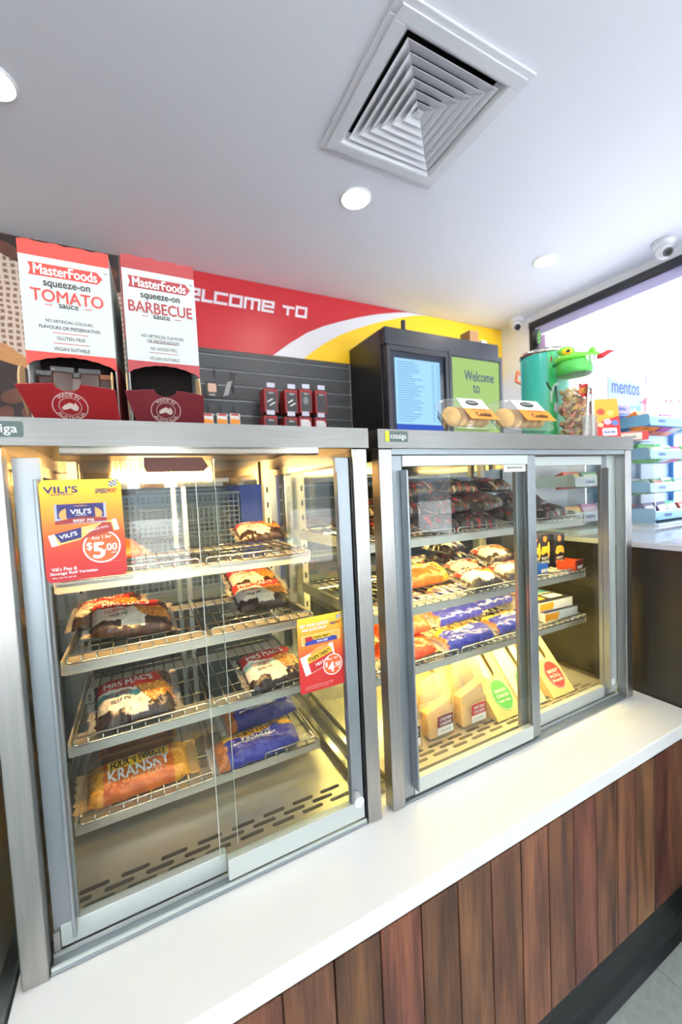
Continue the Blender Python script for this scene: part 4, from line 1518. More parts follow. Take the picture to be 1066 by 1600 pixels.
def baguette(label, foot, lean, w_, ln, sticker, rz=0, words=None, cardm=kraft):
    """slim card sleeve leaning back from its foot; long window with the roll behind it"""
    t = thing('baguette_carton', label, 'sandwich', (foot[0], foot[1], DK + .001), (lean, 0, rz), 'card baguette sleeves leaning on the cabinet deck')
    dep = .055
    m = MB()
    ww, wl, wz0 = w_ * .44, ln * .42, ln * .46
    hole = [(x, y + wz0 + wl / 2) for x, y in rrect(ww, wl, ww * .48, 6)]
    out = [(-w_ / 2, 0), (w_ / 2, 0), (w_ / 2, ln), (-w_ / 2, ln)]
    # front face as a ring of quads around the window
    nn = len(hole)
    base = len(m.v)
    for (x, y) in hole:
        m.v.append((x, 0, y))
    for (x, y) in hole:
        dx, dy = x, y - (wz0 + wl / 2)
        kx = (w_ / 2) / abs(dx) if abs(dx) > 1e-6 else 1e9
        ky = ((ln - wz0 - wl / 2) if dy > 0 else (wz0 + wl / 2)) / abs(dy) if abs(dy) > 1e-6 else 1e9
        s_ = min(kx, ky)
        m.v.append((dx * s_, 0, wz0 + wl / 2 + dy * s_))
    for i in range(nn):
        j = (i + 1) % nn
        m.f.append((base + i, base + nn + i, base + nn + j, base + j))
    # fill the four outer corners
    for cx, cy in out:
        q = [i for i in range(nn) if (m.v[base + nn + i][0] > 0) == (cx > 0) and (m.v[base + nn + i][2] > wz0 + wl / 2) == (cy > 0)]
        side = [i for i in q if abs(abs(m.v[base + nn + i][0]) - w_ / 2) < 1e-6]
        end = [i for i in q if abs(abs(m.v[base + nn + i][0]) - w_ / 2) >= 1e-6]
        if side and end:
            s1 = max(side, key=lambda i: abs(m.v[base + nn + i][2] - wz0 - wl / 2))
            e1 = max(end, key=lambda i: abs(m.v[base + nn + i][0]))
            m.v.append((cx, 0, cy))
            m.f.append((len(m.v) - 1, base + nn + s1, base + nn + e1))
    for b in ((-w_ / 2, -w_ / 2 + .0015, 0.0002, dep, 0, ln), (w_ / 2 - .0015, w_ / 2, 0.0002, dep, 0, ln), (-w_ / 2, w_ / 2, dep, dep + .0015, 0, ln), (-w_ / 2 + .0016, w_ / 2 - .0016, .0004, dep, ln - .0015, ln)):
        m.box(*b)
    m.build('sleeve', cardm, t, local=True)
    pr = [(.0005, 0), (w_ * .30, .02), (w_ * .36, ln * .5), (w_ * .30, ln - .03), (.0005, ln - .008)]
    r_ = MB().lathe(pr, (0, 0, 0), 16)
    r_.v = [(x, y * .55 + dep * .5, z) for x, y, z in r_.v]
    r_.build('roll', bread, t, local=True, smooth=True)
    if sticker:
        s_ = MB().plate(ellipse(w_ * .36, w_ * .44), (.008, -.0006, ln * .26), RX, UZ, .0004).build('sticker', plain(sticker, .4), t, local=True)
        ring('sticker_edge', WH, s_, (.008, -.0008, ln * .26), RX, UZ, w_ * .34, w_ * .42, .0012, local=True)
        for k, wd in enumerate(words):
            text(wd, WH, s_, (.008, -.0008, ln * .26 + .010 - .014 * k), RX, UZ, w=w_ * .46, h=.009, local=True)
    return t


baguette('card sleeve with green oval sticker leaning beside the bagged sandwiches', (.895, .085), -.72, .100, .235, (86, 176, 78), 0, ('TUNA MAYO', 'ONION', 'fresh today'))
baguette('pale card sleeve half hidden behind the door frame', (1.005, .090), -.72, .098, .235, (86, 176, 78), 0, ('EGG SALAD', 'ROLL'), kraft2)
baguette('card sleeve with red oval sticker at right of the cabinet deck', (1.130, .085), -.72, .100, .235, (206, 66, 62), 0, ('BEEF', 'ROLL', 'fresh'))
baguette('plain pale card sleeve standing behind the bagged sandwiches', (.830, .225), -.45, .105, .22, None, .05, None, kraft2)
baguette('pale card sleeve between the green stickered ones at the back', (.945, .215), -.50, .100, .225, None, 0, None, kraft)
bagm = glass_mat('paper_bag_film', (252, 244, 220), 1.45, .15, .15)


def sandwich_bag(label, x, y, w_, h_, lab, words, rz):
    """film bag with a wedge of sandwich inside, gathered open top and a printed label at the foot"""
    t = thing('sandwich_bag', label, 'sandwich', (x, y, DK + .001), (0, 0, rz), 'bagged sandwiches on the cabinet deck')
    d_ = .055
    nu, nv = 28, 16
    m = MB()
    for j in range(nv + 1):
        q = j / nv
        for i in range(nu):
            a = 2 * PI * i / nu
            ca, sa = math.cos(a), math.sin(a)
            sq = (abs(ca) ** 4 + abs(sa) ** 4) ** -.25
            k = 1 - max(0, q - .55) * .9
            ky = 1 - max(0, q - .45) * 1.55
            X = w_ / 2 * ca * sq * (1 - .12 * max(0, q - .5) * math.sin(q * 9))
            Y = d_ / 2 * sa * sq * max(.08, ky)
            wob = .004 * q * nz(ca * 2 + q * 3, sa * 2, x * 30)
            m.v.append((X + wob, Y + d_ / 2 + wob + .05 * max(0, q - .5) * .5, q * h_ * (1 + .05 * q * math.sin(a * 3 + x * 9))))
    for j in range(nv):
        for i in range(nu):
            i2 = (i + 1) % nu
            m.f.append((j * nu + i, j * nu + i2, j * nu + nu + i2, j * nu + nu + i))
    m.build('bag', bagm, t, local=True, smooth=True)
    hh = h_ * .60
    MB().hexa([(-w_ * .44, .004, .003), (w_ * .44, .004, .003), (w_ * .44, d_ - .006, .003), (-w_ * .44, d_ - .006, .003)],
              [(-w_ * .44, .016, hh * .75), (w_ * .40, .016, hh), (w_ * .40, d_ - .014, hh), (-w_ * .44, d_ - .014, hh * .75)]).build('sandwich', mat('sandwich_bread', (222, 186, 118), .8, var=.1, vscale=40), t, local=True, bevel=.004)
    L_ = MB().plate([(-.026, 0), (.026, 0), (.026, .050), (-.026, .050)], (w_ * .06, -.0012, .012), RX, UZ, .0004).build('label', plain((236, 232, 224)), t, local=True)
    MB().plate([(-.026, .020), (.026, .020), (.026, .050), (-.026, .050)], (w_ * .06, -.0018, .012), RX, UZ, .0004).build('label_colour', plain(lab), L_, local=True)
    for k, wd in enumerate(words):
        text(wd, WH, L_, (w_ * .06, -.0022, .053 - .012 * k), RX, UZ, w=.038, h=.008, local=True, bold=.02)
    text('use by today', plain((110, 104, 100)), L_, (w_ * .06, -.0018, .022), RX, UZ, w=.03, h=.004, local=True)
    ring('stamp', plain((96, 84, 60)), t, (w_ * .33, -.0006, h_ * .62), RX, UZ, .009, .009, .0012, local=True)
    text('E', plain((96, 84, 60)), t, (w_ * .33, -.0006, h_ * .62), RX, UZ, h=.009, local=True)
    return t


sandwich_bag('bagged sandwich with dark label nearest the left door handle', .560, .105, .095, .14, (66, 52, 54), ('CHICKEN', '& MAYO'), .0)
sandwich_bag('bagged sandwich with maroon chicken caesar label', .672, .110, .095, .15, (122, 52, 52), ('CHICKEN', 'CAESAR'), .0)
sandwich_bag('bagged sandwich with bright red sweet chilli label', .785, .105, .10, .185, (204, 62, 58), ('SWEET CHILLI', 'CHICKEN'), .0)
sandwich_bag('pale bagged sandwich standing behind the maroon labelled one', .700, .225, .11, .20, (190, 170, 110), ('HAM', 'SALAD'), .1)


# ================================================================== PRICE SIGNS ON THE GLASS
def price_disc(t, o, r, lines, big, cents):
    a, b = Vector(o), r
    s_ = shape('price_disc', plain((226, 96, 34)), t, ellipse(b, b, 40), a, RX, UZ, th=.0004, lift=.0010)
    ring('price_ring', WH, s_, a, RX, UZ, b, b, b * .09, lift=.0014)
    text(lines, WH, s_, a + Vector((0, 0, b * .55)), RX, UZ, w=b * 1.05, h=b * .24, lift=.0014, bold=.02, rot=.06)
    text('$', WH, s_, a + Vector((-b * .66, 0, b * .05)), RX, UZ, h=b * .5, lift=.0014, bold=.02)
    text(big, WH, s_, a + Vector((-b * .18, 0, -b * .22)), RX, UZ, h=b * .92, w=b * .56, lift=.0014, bold=.04)
    text(cents, WH, s_, a + Vector((b * .46, 0, -b * .06)), RX, UZ, h=b * .42, w=b * .66, lift=.0014, bold=.03)
    text('each', WH, s_, a + Vector((b * .60, 0, -b * .40)), RX, UZ, h=b * .12, w=b * .24, lift=.0014)


def flag(t, o, s, rows=4, cols=5):
    mb = MB()
    wb = MB()
    for j in range(rows):
        for i in range(cols):
            x, z = (i - cols / 2) * s, (j - rows / 2) * s + i * s * .25
            q = [(x, z), (x + s, z + s * .25), (x + s, z + s * 1.25), (x, z + s)]
            (mb if (i + j) % 2 else wb).plate(q, Vector(o) + Vector((0, -.0010, 0)), RX, UZ, .0003)
    mb.build('flag_checks', BK, t)
    wb.build('flag_field', WH, t)


sy = .0120
A, B = at(62, 753, Y=sy), at(197, 895, Y=sy)
cx, cz = (A.x + B.x) / 2, (A.z + B.z) / 2
sw_, sh_ = B.x - A.x + .004, A.z - B.z + .004
sg = thing('price_sign', 'large yellow to red five dollar pie sign on left cabinet glass', 'sign', (cx, sy, cz))
gradient('sheet', sg, (cx, sy, cz), RX, UZ, sw_, sh_, [(0, (186, 30, 34)), (.22, (200, 46, 36)), (.42, (218, 84, 34)), (.62, (236, 138, 34)), (.82, (246, 176, 40)), (1, (248, 214, 50))], rad=.004)
L0 = (cx - sw_ / 2, cz - sh_ / 2)


def S(fx, fz):
    return (L0[0] + fx * sw_, sy, L0[1] + fz * sh_)


text("VILI'S", INK['navy'], sg, S(.25, .905), RX, UZ, w=sw_ * .40, h=sh_ * .065, bold=.03)
text('Family Bakery', INK['navy'], sg, S(.26, .855), RX, UZ, w=sw_ * .27, h=sh_ * .022, shear=.3)
text('SPEED', INK['navy'], sg, S(.745, .880), RX, UZ, w=sw_ * .165, h=sh_ * .046, bold=.02, shear=.25)
text('WAY', INK['red'], sg, S(.885, .882), RX, UZ, w=sw_ * .115, h=sh_ * .046, bold=.02, shear=.25)
flag(sg, S(.90, .945), .0022)
# pie pack picture
pk = shape('pie_pack_print', plain((168, 180, 220)), sg, [(-.032, -.0135), (.032, -.0135), (.032, .0155), (-.032, .0155)], S(.47, .655), RX, UZ, lift=.0004)
shape('pie_pack_blue', INK['navy'], pk, [(-.029, -.005), (.029, -.005), (.029, .0155), (-.029, .0155)], S(.47, .655), RX, UZ, lift=.0007)
shape('pie_picture', plain((226, 158, 84)), pk, ellipse(.027, .013), S(.47, .655), RX, UZ, lift=.0009)
shape('pie_pack_badge', INK['navy'], pk, rrect(.036, .018, .002), S(.47, .675), RX, UZ, lift=.0011)
text("VILI'S", WH, pk, S(.47, .683), RX, UZ, w=.026, h=.007, lift=.0013, bold=.03)
text('Family Bakery', WH, pk, S(.47, .645), RX, UZ, w=.014, h=.0024, lift=.0013)
shape('pie_pack_banner', plain((150, 40, 36)), pk, [(-.032, -.0135), (.032, -.0115), (.032, -.0065), (0, -.0035), (-.032, -.0085)], S(.47, .655), RX, UZ, lift=.0012)
text('BEEF PIE', WH, pk, S(.50, .592), RX, UZ, w=.026, h=.0040, lift=.0014)
# sausage roll pack picture, tilted
a_ = .22
RT2 = (math.cos(a_), 0, math.sin(a_))
UT2 = (-math.sin(a_), 0, math.cos(a_))
rk = shape('roll_pack_print', plain((214, 214, 226)), sg, [(-.044, -.0085), (.044, -.0085), (.044, .0085), (-.044, .0085)], S(.50, .470), RT2, UT2, lift=.0015)
shape('roll_picture', plain((236, 190, 110)), rk, [(-.036, -.0085), (.038, -.0085), (.038, .0085), (-.036, .0085)], S(.50, .470), RT2, UT2, lift=.0018)
shape('roll_pack_blue', INK['navy'], rk, [(-.032, -.006), (-.006, -.006), (-.002, .0085), (-.036, .0085)], S(.50, .470), RT2, UT2, lift=.0020)
shape('roll_pack_red', plain((170, 50, 40)), rk, [(-.008, -.0085), (.036, -.0085), (.036, .005), (.026, .008)], S(.50, .470), RT2, UT2, lift=.0020)
text("VILI'S", WH, rk, S(.30, .455), RT2, UT2, w=.022, h=.0058, lift=.0023, bold=.03)
text('SAUSAGE ROLL', WH, rk, S(.66, .500), RT2, UT2, w=.030, h=.0030, lift=.0023)
price_disc(sg, S(.70, .315), .0245, 'Any 1 for', '5', '.00')
text("Vili's Pies &", WH, sg, S(.22, .125), RX, UZ, w=sw_ * .30, h=sh_ * .034, bold=.02)
text('Sausage Roll Varieties', WH, sg, S(.335, .080), RX, UZ, w=sw_ * .57, h=sh_ * .034, bold=.02)
text('Any one for $5.00', WH, sg, S(.21, .040), RX, UZ, w=sw_ * .28, h=sh_ * .018)
text('terms and conditions apply', plain((236, 180, 160)), sg, S(.86, .155), RX, UZ, w=sw_ * .18, h=sh_ * .007)
hd = MB().box(cx - sw_ / 2 + .002, cx + sw_ / 2 - .012, sy + .0012, sy + .0022, cz - sh_ / 2 - .005, cz - sh_ / 2 + .02).build('holder', clam, sg)

sy = .0045
A, B = at(466, 963, Y=sy), at(537, 1076, Y=sy)
cx, cz = (A.x + B.x) / 2 + .0005, (at(466, 965, Y=sy).z + at(467, 1087, Y=sy).z) / 2 - .002
sw_, sh_ = .0935, .1425
sg = thing('price_sign', 'smaller yellow to red four fifty sign on right door glass', 'sign', (cx, sy, cz))
gradient('sheet', sg, (cx, sy, cz), RX, UZ, sw_, sh_, [(0, (190, 30, 34)), (.35, (206, 46, 34)), (.55, (226, 100, 34)), (.75, (240, 156, 36)), (1, (248, 208, 48))], rad=.002)
L0 = (cx - sw_ / 2, cz - sh_ / 2)
text('GET YOUR CLASSICS', WH, sg, S(.36, .895), RX, UZ, w=sw_ * .62, h=sh_ * .040, bold=.03)
text('FOR $4.50 EACH', WH, sg, S(.36, .835), RX, UZ, w=sw_ * .52, h=sh_ * .040, bold=.03)
text('SPEED', INK['navy'], sg, S(.78, .865), RX, UZ, w=sw_ * .15, h=sh_ * .036, bold=.02, shear=.25)
text('WAY', INK['red'], sg, S(.905, .868), RX, UZ, w=sw_ * .10, h=sh_ * .036, bold=.02, shear=.25)
flag(sg, S(.91, .935), .0020)
rk = shape('roll_pack_print', plain((236, 196, 130)), sg, rrect(.080, .019, .003), S(.50, .70), RX, UZ, lift=.0005)
shape('roll_picture', plain((220, 168, 70)), rk, rrect(.074, .016, .004), S(.50, .70), RX, UZ, lift=.0008)
shape('roll_pack_blue', INK['blue'], rk, [(-.034, -.0095), (.034, -.0095), (.032, -.002), (.010, .003), (-.010, .003), (-.032, -.003)], S(.50, .70), RX, UZ, lift=.0011)
shape('pack_yellow', INK['yellow'], rk, rrect(.036, .008, .001), S(.52, .72), RX, UZ, lift=.0013)
shape('pack_red', INK['red'], rk, rrect(.014, .008, .001), S(.23, .715), RX, UZ, lift=.0013)
text("FOUR'N TWENTY", BK, rk, S(.52, .72), RX, UZ, w=.033, h=.0055, lift=.0016, bold=.02)
text('KING SIZE', WH, rk, S(.52, .665), RX, UZ, w=.022, h=.0038, lift=.0016, bold=.02)
a_ = .26
RT2 = (math.cos(a_), 0, math.sin(a_))
UT2 = (-math.sin(a_), 0, math.cos(a_))
pk = shape('pie_pack_print', plain((232, 226, 222)), sg, [(-.036, -.019), (.030, -.019), (.034, .019), (-.036, .019)], S(.45, .42), RT2, UT2, lift=.0005)
shape('pie_pack_red', plain((196, 40, 40)), pk, [(-.024, -.018), (.028, -.018), (.028, .010), (-.024, .006)], S(.45, .42), RT2, UT2, lift=.0008)
shape('pie_picture', plain((216, 150, 70)), pk, ellipse(.020, .009), S(.46, .53), RT2, UT2, lift=.0010)
shape('pack_yellow', INK['yellow'], pk, [(-.026, -.005), (.026, -.005), (.025, .007), (-.025, .007)], S(.45, .47), RT2, UT2, lift=.0012)
text("FOUR'N TWENTY", BK, pk, S(.45, .477), RT2, UT2, w=.046, h=.0085, lift=.0015, bold=.02)
text('MEAT PIE', WH, pk, S(.50, .375), RT2, UT2, w=.028, h=.0055, lift=.0015, bold=.02)
price_disc(sg, S(.73, .305), .0205, 'Any 1 for', '4', '.50')
for k in range(3):
    text('terms and conditions apply see in store for details', plain((240, 200, 190)), sg, S(.42 - .06 * (k == 2), .085 - .02 * k), RX, UZ, w=sw_ * (.62 - .1 * (k == 2)), h=sh_ * .010)


# ================================================================== SAUCE BOXES
def sauce_box(label, x0, x1, z1, yf, colr, dark, flavour, claims, skew, sachets):
    z0 = CAB
    zc_ = 1.556
    dep = .20
    w_ = x1 - x0
    xm = (x0 + x1) / 2
    t = thing('sauce_box', label, 'box', (xm, yf + dep / 2, z0))
    cw = mat('white_carton', (194, 199, 197), .55, bump=.03, bscale=150, stretch=(1, 1, 8))
    red = plain(colr, .5)
    dred = plain(dark, .5)
    zl = zc_ + .018
    n = 14
    arch = [(x0 + w_ * k / n, zc_ + .016 * math.sin(PI * k / n) ** .7 + (.0012 if k % 2 else 0)) for k in range(n + 1)]
    # front panel: lower coloured band above the arch, white field, top band
    MB().plate(arch + [(x1, zl), (x0, zl)], (0, yf, 0), RX, UZ, .002).build('lower_band', red, t) if False else None
    MB().plate(arch + [(x1, zl + .004), (x0, zl + .004)], (0, yf, 0), RX, UZ, .002).build('lower_band', red, t)
    MB().plate([(x0, zl + .0042), (x1, zl + .0042), (x1, z1 - .0225), (x0, z1 - .0225)], (0, yf, 0), RX, UZ, .002).build('front_panel', cw, t)
    topn = [(x1 - w_ * k / 10, z1 + .0015 * math.sin(k * 2.3)) for k in range(11)]
    MB().plate([(x0, z1 - .0223), (x1, z1 - .0223)] + topn, (0, yf, 0), RX, UZ, .002).build('top_band', red, t)
    # sides, back, roof, inside
    for xs, sk in ((x0, 0), (x1, skew)):
        d = -.0018 if xs == x1 else 0
        MB().hexa([(xs + d, yf + .0022, z0 + .001), (xs + d + .0018, yf + .0022, z0 + .001), (xs + sk + d + .0018, yf + dep, z0 + .001), (xs + sk + d, yf + dep, z0 + .001)],
                  [(xs + d, yf + .0022, z1 - .004), (xs + d + .0018, yf + .0022, z1 - .004), (xs + sk + d + .0018, yf + dep, z1 - .004), (xs + sk + d, yf + dep, z1 - .004)]).build('side_panel', cw, t)
        if sk:
            MB().hexa([(xs + .0004, yf + .004, z0 + .002), (xs + .001, yf + .004, z0 + .002), (xs + sk + .001, yf + dep - .002, z0 + .002), (xs + sk + .0004, yf + dep - .002, z0 + .002)],
                      [(xs + .0004, yf + .004, zl), (xs + .001, yf + .004, zl), (xs + sk + .001, yf + dep - .002, zl + .01), (xs + sk + .0004, yf + dep - .002, zl + .01)]).build('side_band', dred, t)
            for k in range(5):
                text('SQUEEZE-ON SAUCE', red, t, (xs + sk * (.2 + .16 * k) + .0016, yf + dep * (.2 + .16 * k), 1.63), (0, 0, -1), (.0, 1, 0), w=.07, h=.008) if k < 2 else None
    MB().box(x0, x1 + skew, yf + dep + .0005, yf + dep + .0025, z0 + .001, z1 - .01).build('back_panel', card_in, t)
    MB().hexa([(x0, yf + .002, z1 - .0038), (x1, yf + .002, z1 - .0038), (x1 + skew, yf + dep, z1 - .006), (x0, yf + dep, z1 - .006)],
              [(x0, yf + .002, z1 - .002), (x1, yf + .002, z1 - .002), (x1 + skew, yf + dep, z1 - .004), (x0, yf + dep, z1 - .004)]).build('roof', red, t)
    MB().box(x0 + .003, x1 - .003, yf + .09, yf + .092, z0 + .001, z1 - .012).build('inside_shade_sheet', mat('inside_shade', (30, 22, 20), .8), t)  # dark sheet that stands in for the shaded interior of the box
    # tray flap leaning out, side tabs of raw card
    yo = yf - .050
    zt = 1.5165
    fx0, fx1 = x0 - .008, x1 - .003
    bx0, bx1 = x0 + .010, x1 + .001
    r_ = Vector((1, 0, 0))
    b0 = Vector((0, yf - .004, z0 + .001))
    tt = Vector((0, yo, zt))
    u_ = (tt - b0).normalized()
    hl = (tt - b0).length
    pts = [(bx0, 0), (bx1, 0), (fx1, hl - .004)]
    m2 = (fx0 + fx1) / 2
    for k in range(5):
        pts.append((fx1 - (fx1 - m2 - .021) * (k + 1) / 5, hl - .004 + .005 * (k + 1) / 5 + .0006 * (k % 2)))
    for k in range(7):
        a = PI * k / 6
        pts.append((m2 + .017 * math.cos(a), hl + .001 - .012 * math.sin(a)))
    for k in range(5):
        pts.append((m2 - .021 - (m2 - .021 - fx0) * (k + 1) / 5, hl + .001 - .005 * (k + 1) / 5 + .0006 * (k % 2)))
    fl_ = MB().plate(pts, (0, b0.y, b0.z), r_, u_, .002).build('flap', dred, t)
    for xs in (fx0 + .003, fx1 - .005):
        card_edge = MB()
        prof = [(yf, z0 + .02), (yo + .006, zt - .006), (yo + .008, zt + .012), (yo + .016, zt + .026), (yo + .028, zt + .032), (yf, zt + .036)]
        card_edge.v += [(xs, y, z) for y, z in prof] + [(xs + .002, y, z) for y, z in prof]
        b = len(card_edge.v) - 12
        card_edge.f.append(tuple(b + i for i in range(6)))
        card_edge.f.append(tuple(b + 6 + i for i in reversed(range(6))))
        for i in range(6):
            j = (i + 1) % 6
            card_edge.f.append((b + j, b + i, b + 6 + i, b + 6 + j))
        card_edge.build('side_tab', card_in, t)
    # front print
    fx = lambda k: x0 + w_ * k
    H = z1 - .0225 - zl - .004
    fz = lambda k: zl + .004 + H * k
    b = shape('brand_banner', red, t, [(-.049, -.0095), (.042, -.0095), (.050, .000), (.042, .0095), (-.049, .0095), (-.046, 0)], (xm, yf, fz(.865)), RX, UZ)
    text('MasterFoods', WH, b, (xm, yf, fz(.865)), RX, UZ, w=.084, h=.0150, lift=.0012, bold=.022)
    text('TM', BK, t, (x1 - .006, yf, fz(.925)), RX, UZ, w=.005, h=.003)
    text('squeeze-on', BK, t, (xm, yf, fz(.715)), RX, UZ, w=.062, h=.0115, bold=.012)
    text(flavour, red, t, (xm, yf, fz(.600)), RX, UZ, w=w_ * (.80 if len(flavour) < 7 else .88), h=.0185, bold=.016)
    text('sauce', BK, t, (xm, yf, fz(.505)), RX, UZ, w=.026, h=.0062, bold=.012)
    for s_ in (-1, 1):
        shape('dash', red, t, [(-.005, -.0005), (.005, -.0005), (.005, .0005), (-.005, .0005)], (xm + s_ * .0265, yf, fz(.505)), RX, UZ)
    for k, (ln, zz, wv) in enumerate(claims):
        text(ln, BK, t, (xm, yf, fz(zz)), RX, UZ, w=wv, h=.0054, bold=.008)
    for zz in (.215, .105):
        shape('rule', red, t, [(-.024, -.0004), (.024, -.0004), (.024, .0004), (-.024, .0004)], (xm, yf, fz(zz)), RX, UZ)
    # flap print: round seal and portion line
    n_ = r_.cross(u_).normalized()
    c_ = b0 + Vector((m2, 0, 0)) + u_ * (hl * .52)
    cream = plain((224, 206, 196))
    ring('seal_ring', cream, fl_, c_, r_, u_, .0235, .0235, .0012, lift=.0005)
    ring('seal_ring', cream, fl_, c_, r_, u_, .0150, .0150, .0008, lift=.0005)
    aus = [(-.011, -.002), (-.010, -.006), (-.005, -.005), (.0, -.003), (.003, -.0055), (.006, -.0075), (.009, -.0065), (.011, -.001), (.009, .002), (.007, .0068), (.005, .003), (.003, .005), (-.001, .0062), (-.004, .004), (-.007, .0025)]
    shape('seal_map', cream, fl_, aus, c_, r_, u_, lift=.0004)
    for word, flip in (('MADE IN', 1), ('AUSTRALIA', -1)):
        def wp(x, y, flip=flip):
            R = .0193 + y * flip
            a = PI / 2 * flip - x * flip / .0193
            return c_ + r_ * (R * math.cos(a)) + u_ * (R * math.sin(a)) + n_ * .0007 - root_loc(fl_)
        text(word, cream, fl_, None, None, None, w=.030 if flip == 1 else .040, h=.0054, warp=wp, local=True, bold=.01)
    text('100x14g Portions', cream, fl_, b0 + Vector((m2 + .004, 0, 0)) + u_ * (hl * .12), r_, u_, w=.068, h=.0075, lift=.0006)
    # sachets inside
    for k in range(sachets):
        x = x0 + .022 + (w_ - .044) * k / max(1, sachets - 1)
        s = thing('sauce_sachet', 'dark sauce sachet standing in the opening of the tomato box, number %s from the left' % ('one', 'two', 'three', 'four', 'five')[k], 'sachet', (x, yf + .03, z0 + .004), (0, 0, .1 - .05 * k), 'sauce sachets in the tomato box')
        hz = .086 + .008 * (k % 2)
        MB().hexa([(-.014, -.012, 0), (.014, -.012, 0), (.014, .012, 0), (-.014, .012, 0)], [(-.015, -.002, hz), (.015, -.002, hz), (.015, .002, hz), (-.015, .002, hz)]).build('pouch', mat('sauce_film', (64, 22, 16), .2), s, local=True, bevel=.002)
        MB().box(-.016, .016, -.001, .001, hz, hz + .008).build('seal', clam if k != 4 else mat('sauce_film_tan', (150, 86, 44), .2), s, local=True)
    return t


sauce_box('tall red and white tomato sauce carton on left cabinet top', -.1375, -.0165, 1.746, .09, (204, 62, 52), (150, 26, 30), 'TOMATO',
          [('NO ARTIFICIAL COLOURS,', .335, .064), ('FLAVOURS OR PRESERVATIVES', .270, .082), ('GLUTEN FREE', .160, .038), ('VEGAN SUITABLE', .045, .048)], .012, 5)
sauce_box('tall maroon and white barbecue sauce carton on left cabinet top', .0015, .1165, 1.753, .09, (160, 56, 60), (112, 32, 40), 'BARBECUE',
          [('NO ARTIFICIAL FLAVOURS', .285, .068), ('OR PRESERVATIVES', .230, .052), ('NO ADDED MSG', .150, .042), ('VEGAN SUITABLE', .040, .048)], 0, 0)


# ================================================================== ON TOP OF THE RIGHT CABINET
def clamshell(label, x, y, w_, d_, h_, rz, tilt, cookies, lab):
    t = thing('cookie_pack', label, 'cookies', (x, y, CAB + .001 + .5 * d_ * 1.06 * math.sin(tilt)), (tilt, 0, rz), 'clear packs of cookies on the right cabinet')
    pr = [(.82, 0), (.90, .30), (1.0, .46), (1.05, .47), (1.05, .52), (1.0, .54), (.92, .80), (.70, .97), (.30, 1.0), (.001, 1.0)]
    n = 40
    m = MB()
    for k_, (s_, q) in enumerate(pr):
        for i in range(n):
            a = 2 * PI * i / n
            ca, sa = math.cos(a), math.sin(a)
            sq = (abs(ca) ** 5 + abs(sa) ** 5) ** -.2
            rib = 1 + (.012 if (i % 2 and q < .45) else 0)
            m.v.append((w_ / 2 * ca * sq * s_ * rib, d_ / 2 * sa * sq * s_ * rib, q * h_))
    for k_ in range(len(pr) - 1):
        for i in range(n):
            j = (i + 1) % n
            m.f.append((k_ * n + i, k_ * n + j, k_ * n + n + j, k_ * n + n + i))
    m.f.append(tuple(reversed(range(n))))
    m.build('shell', clam, t, local=True, smooth=True)
    ck = mat('cookie_dough', (232, 180, 96), .8, bump=.5, bscale=90, var=.15, vscale=60)
    for k_ in range(cookies):
        cx_ = -w_ * .30 + w_ * .60 * k_ / max(1, cookies - 1)
        c = MB().lathe([(.0005, -.009), (d_ * .24, -.008), (d_ * .31, -.003), (d_ * .31, .003), (d_ * .22, .009), (.0005, .010)], (0, 0, 0), 20)
        ca, sa = math.cos(1.15), math.sin(1.15)
        c.v = [(cx_ + vx_ * ca - vz_ * sa * .6, vy_, h_ * .42 + vx_ * sa * .62 + vz_ * ca) for vx_, vy_, vz_ in c.v]
        c.v = [(a, b, min(h_ * .92, max(.003, e))) for a, b, e in c.v]
        c.build('cookie', ck, t, local=True, smooth=True)
    if lab:
        zt_ = h_ * 1.006
        L_ = MB().box(-w_ * .20, w_ * .34, -d_ * .06, d_ * .34, zt_, zt_ + .0006).build('label', plain((232, 232, 230)), t, local=True)
        MB().plate(ellipse(w_ * .13, d_ * .10), (w_ * .06, d_ * .16, zt_ + .0012), (1, 0, 0), (0, 1, 0), .0005).build('emblem', plain((30, 44, 42)), L_, local=True)
        text('bakery', WH, L_, (w_ * .06, d_ * .16, zt_ + .0013), (1, 0, 0), (0, 1, 0), w=w_ * .18, h=d_ * .07, local=True)
        F_ = MB().box(-w_ * .20, w_ * .38, -d_ * .46, -d_ * .0605, zt_, zt_ + .0006).build('label_front', plain((242, 146, 48)), t, local=True)
        text('Cookie', BK, F_, (w_ * .12, -d_ * .28, zt_ + .0006), (1, 0, 0), (0, 1, 0), w=w_ * .30, h=d_ * .16, local=True, bold=.03)
        text('chunky', plain((150, 60, 30)), F_, (w_ * .10, -d_ * .11, zt_ + .0006), (1, 0, 0), (0, 1, 0), w=w_ * .30, h=d_ * .06, local=True)
    return t


clamshell('clear cookie pack tipped to the right nearest the logo end', .785, .13, .160, .105, .055, -.05, .85, 5, True)
clamshell('clear cookie pack with readable orange cookie label beside green can', .985, .125, .195, .110, .058, -.05, .85, 5, True)
clamshell('low clear cookie pack lying behind the other two', .725, .30, .16, .12, .040, .2, 0, 4, False)

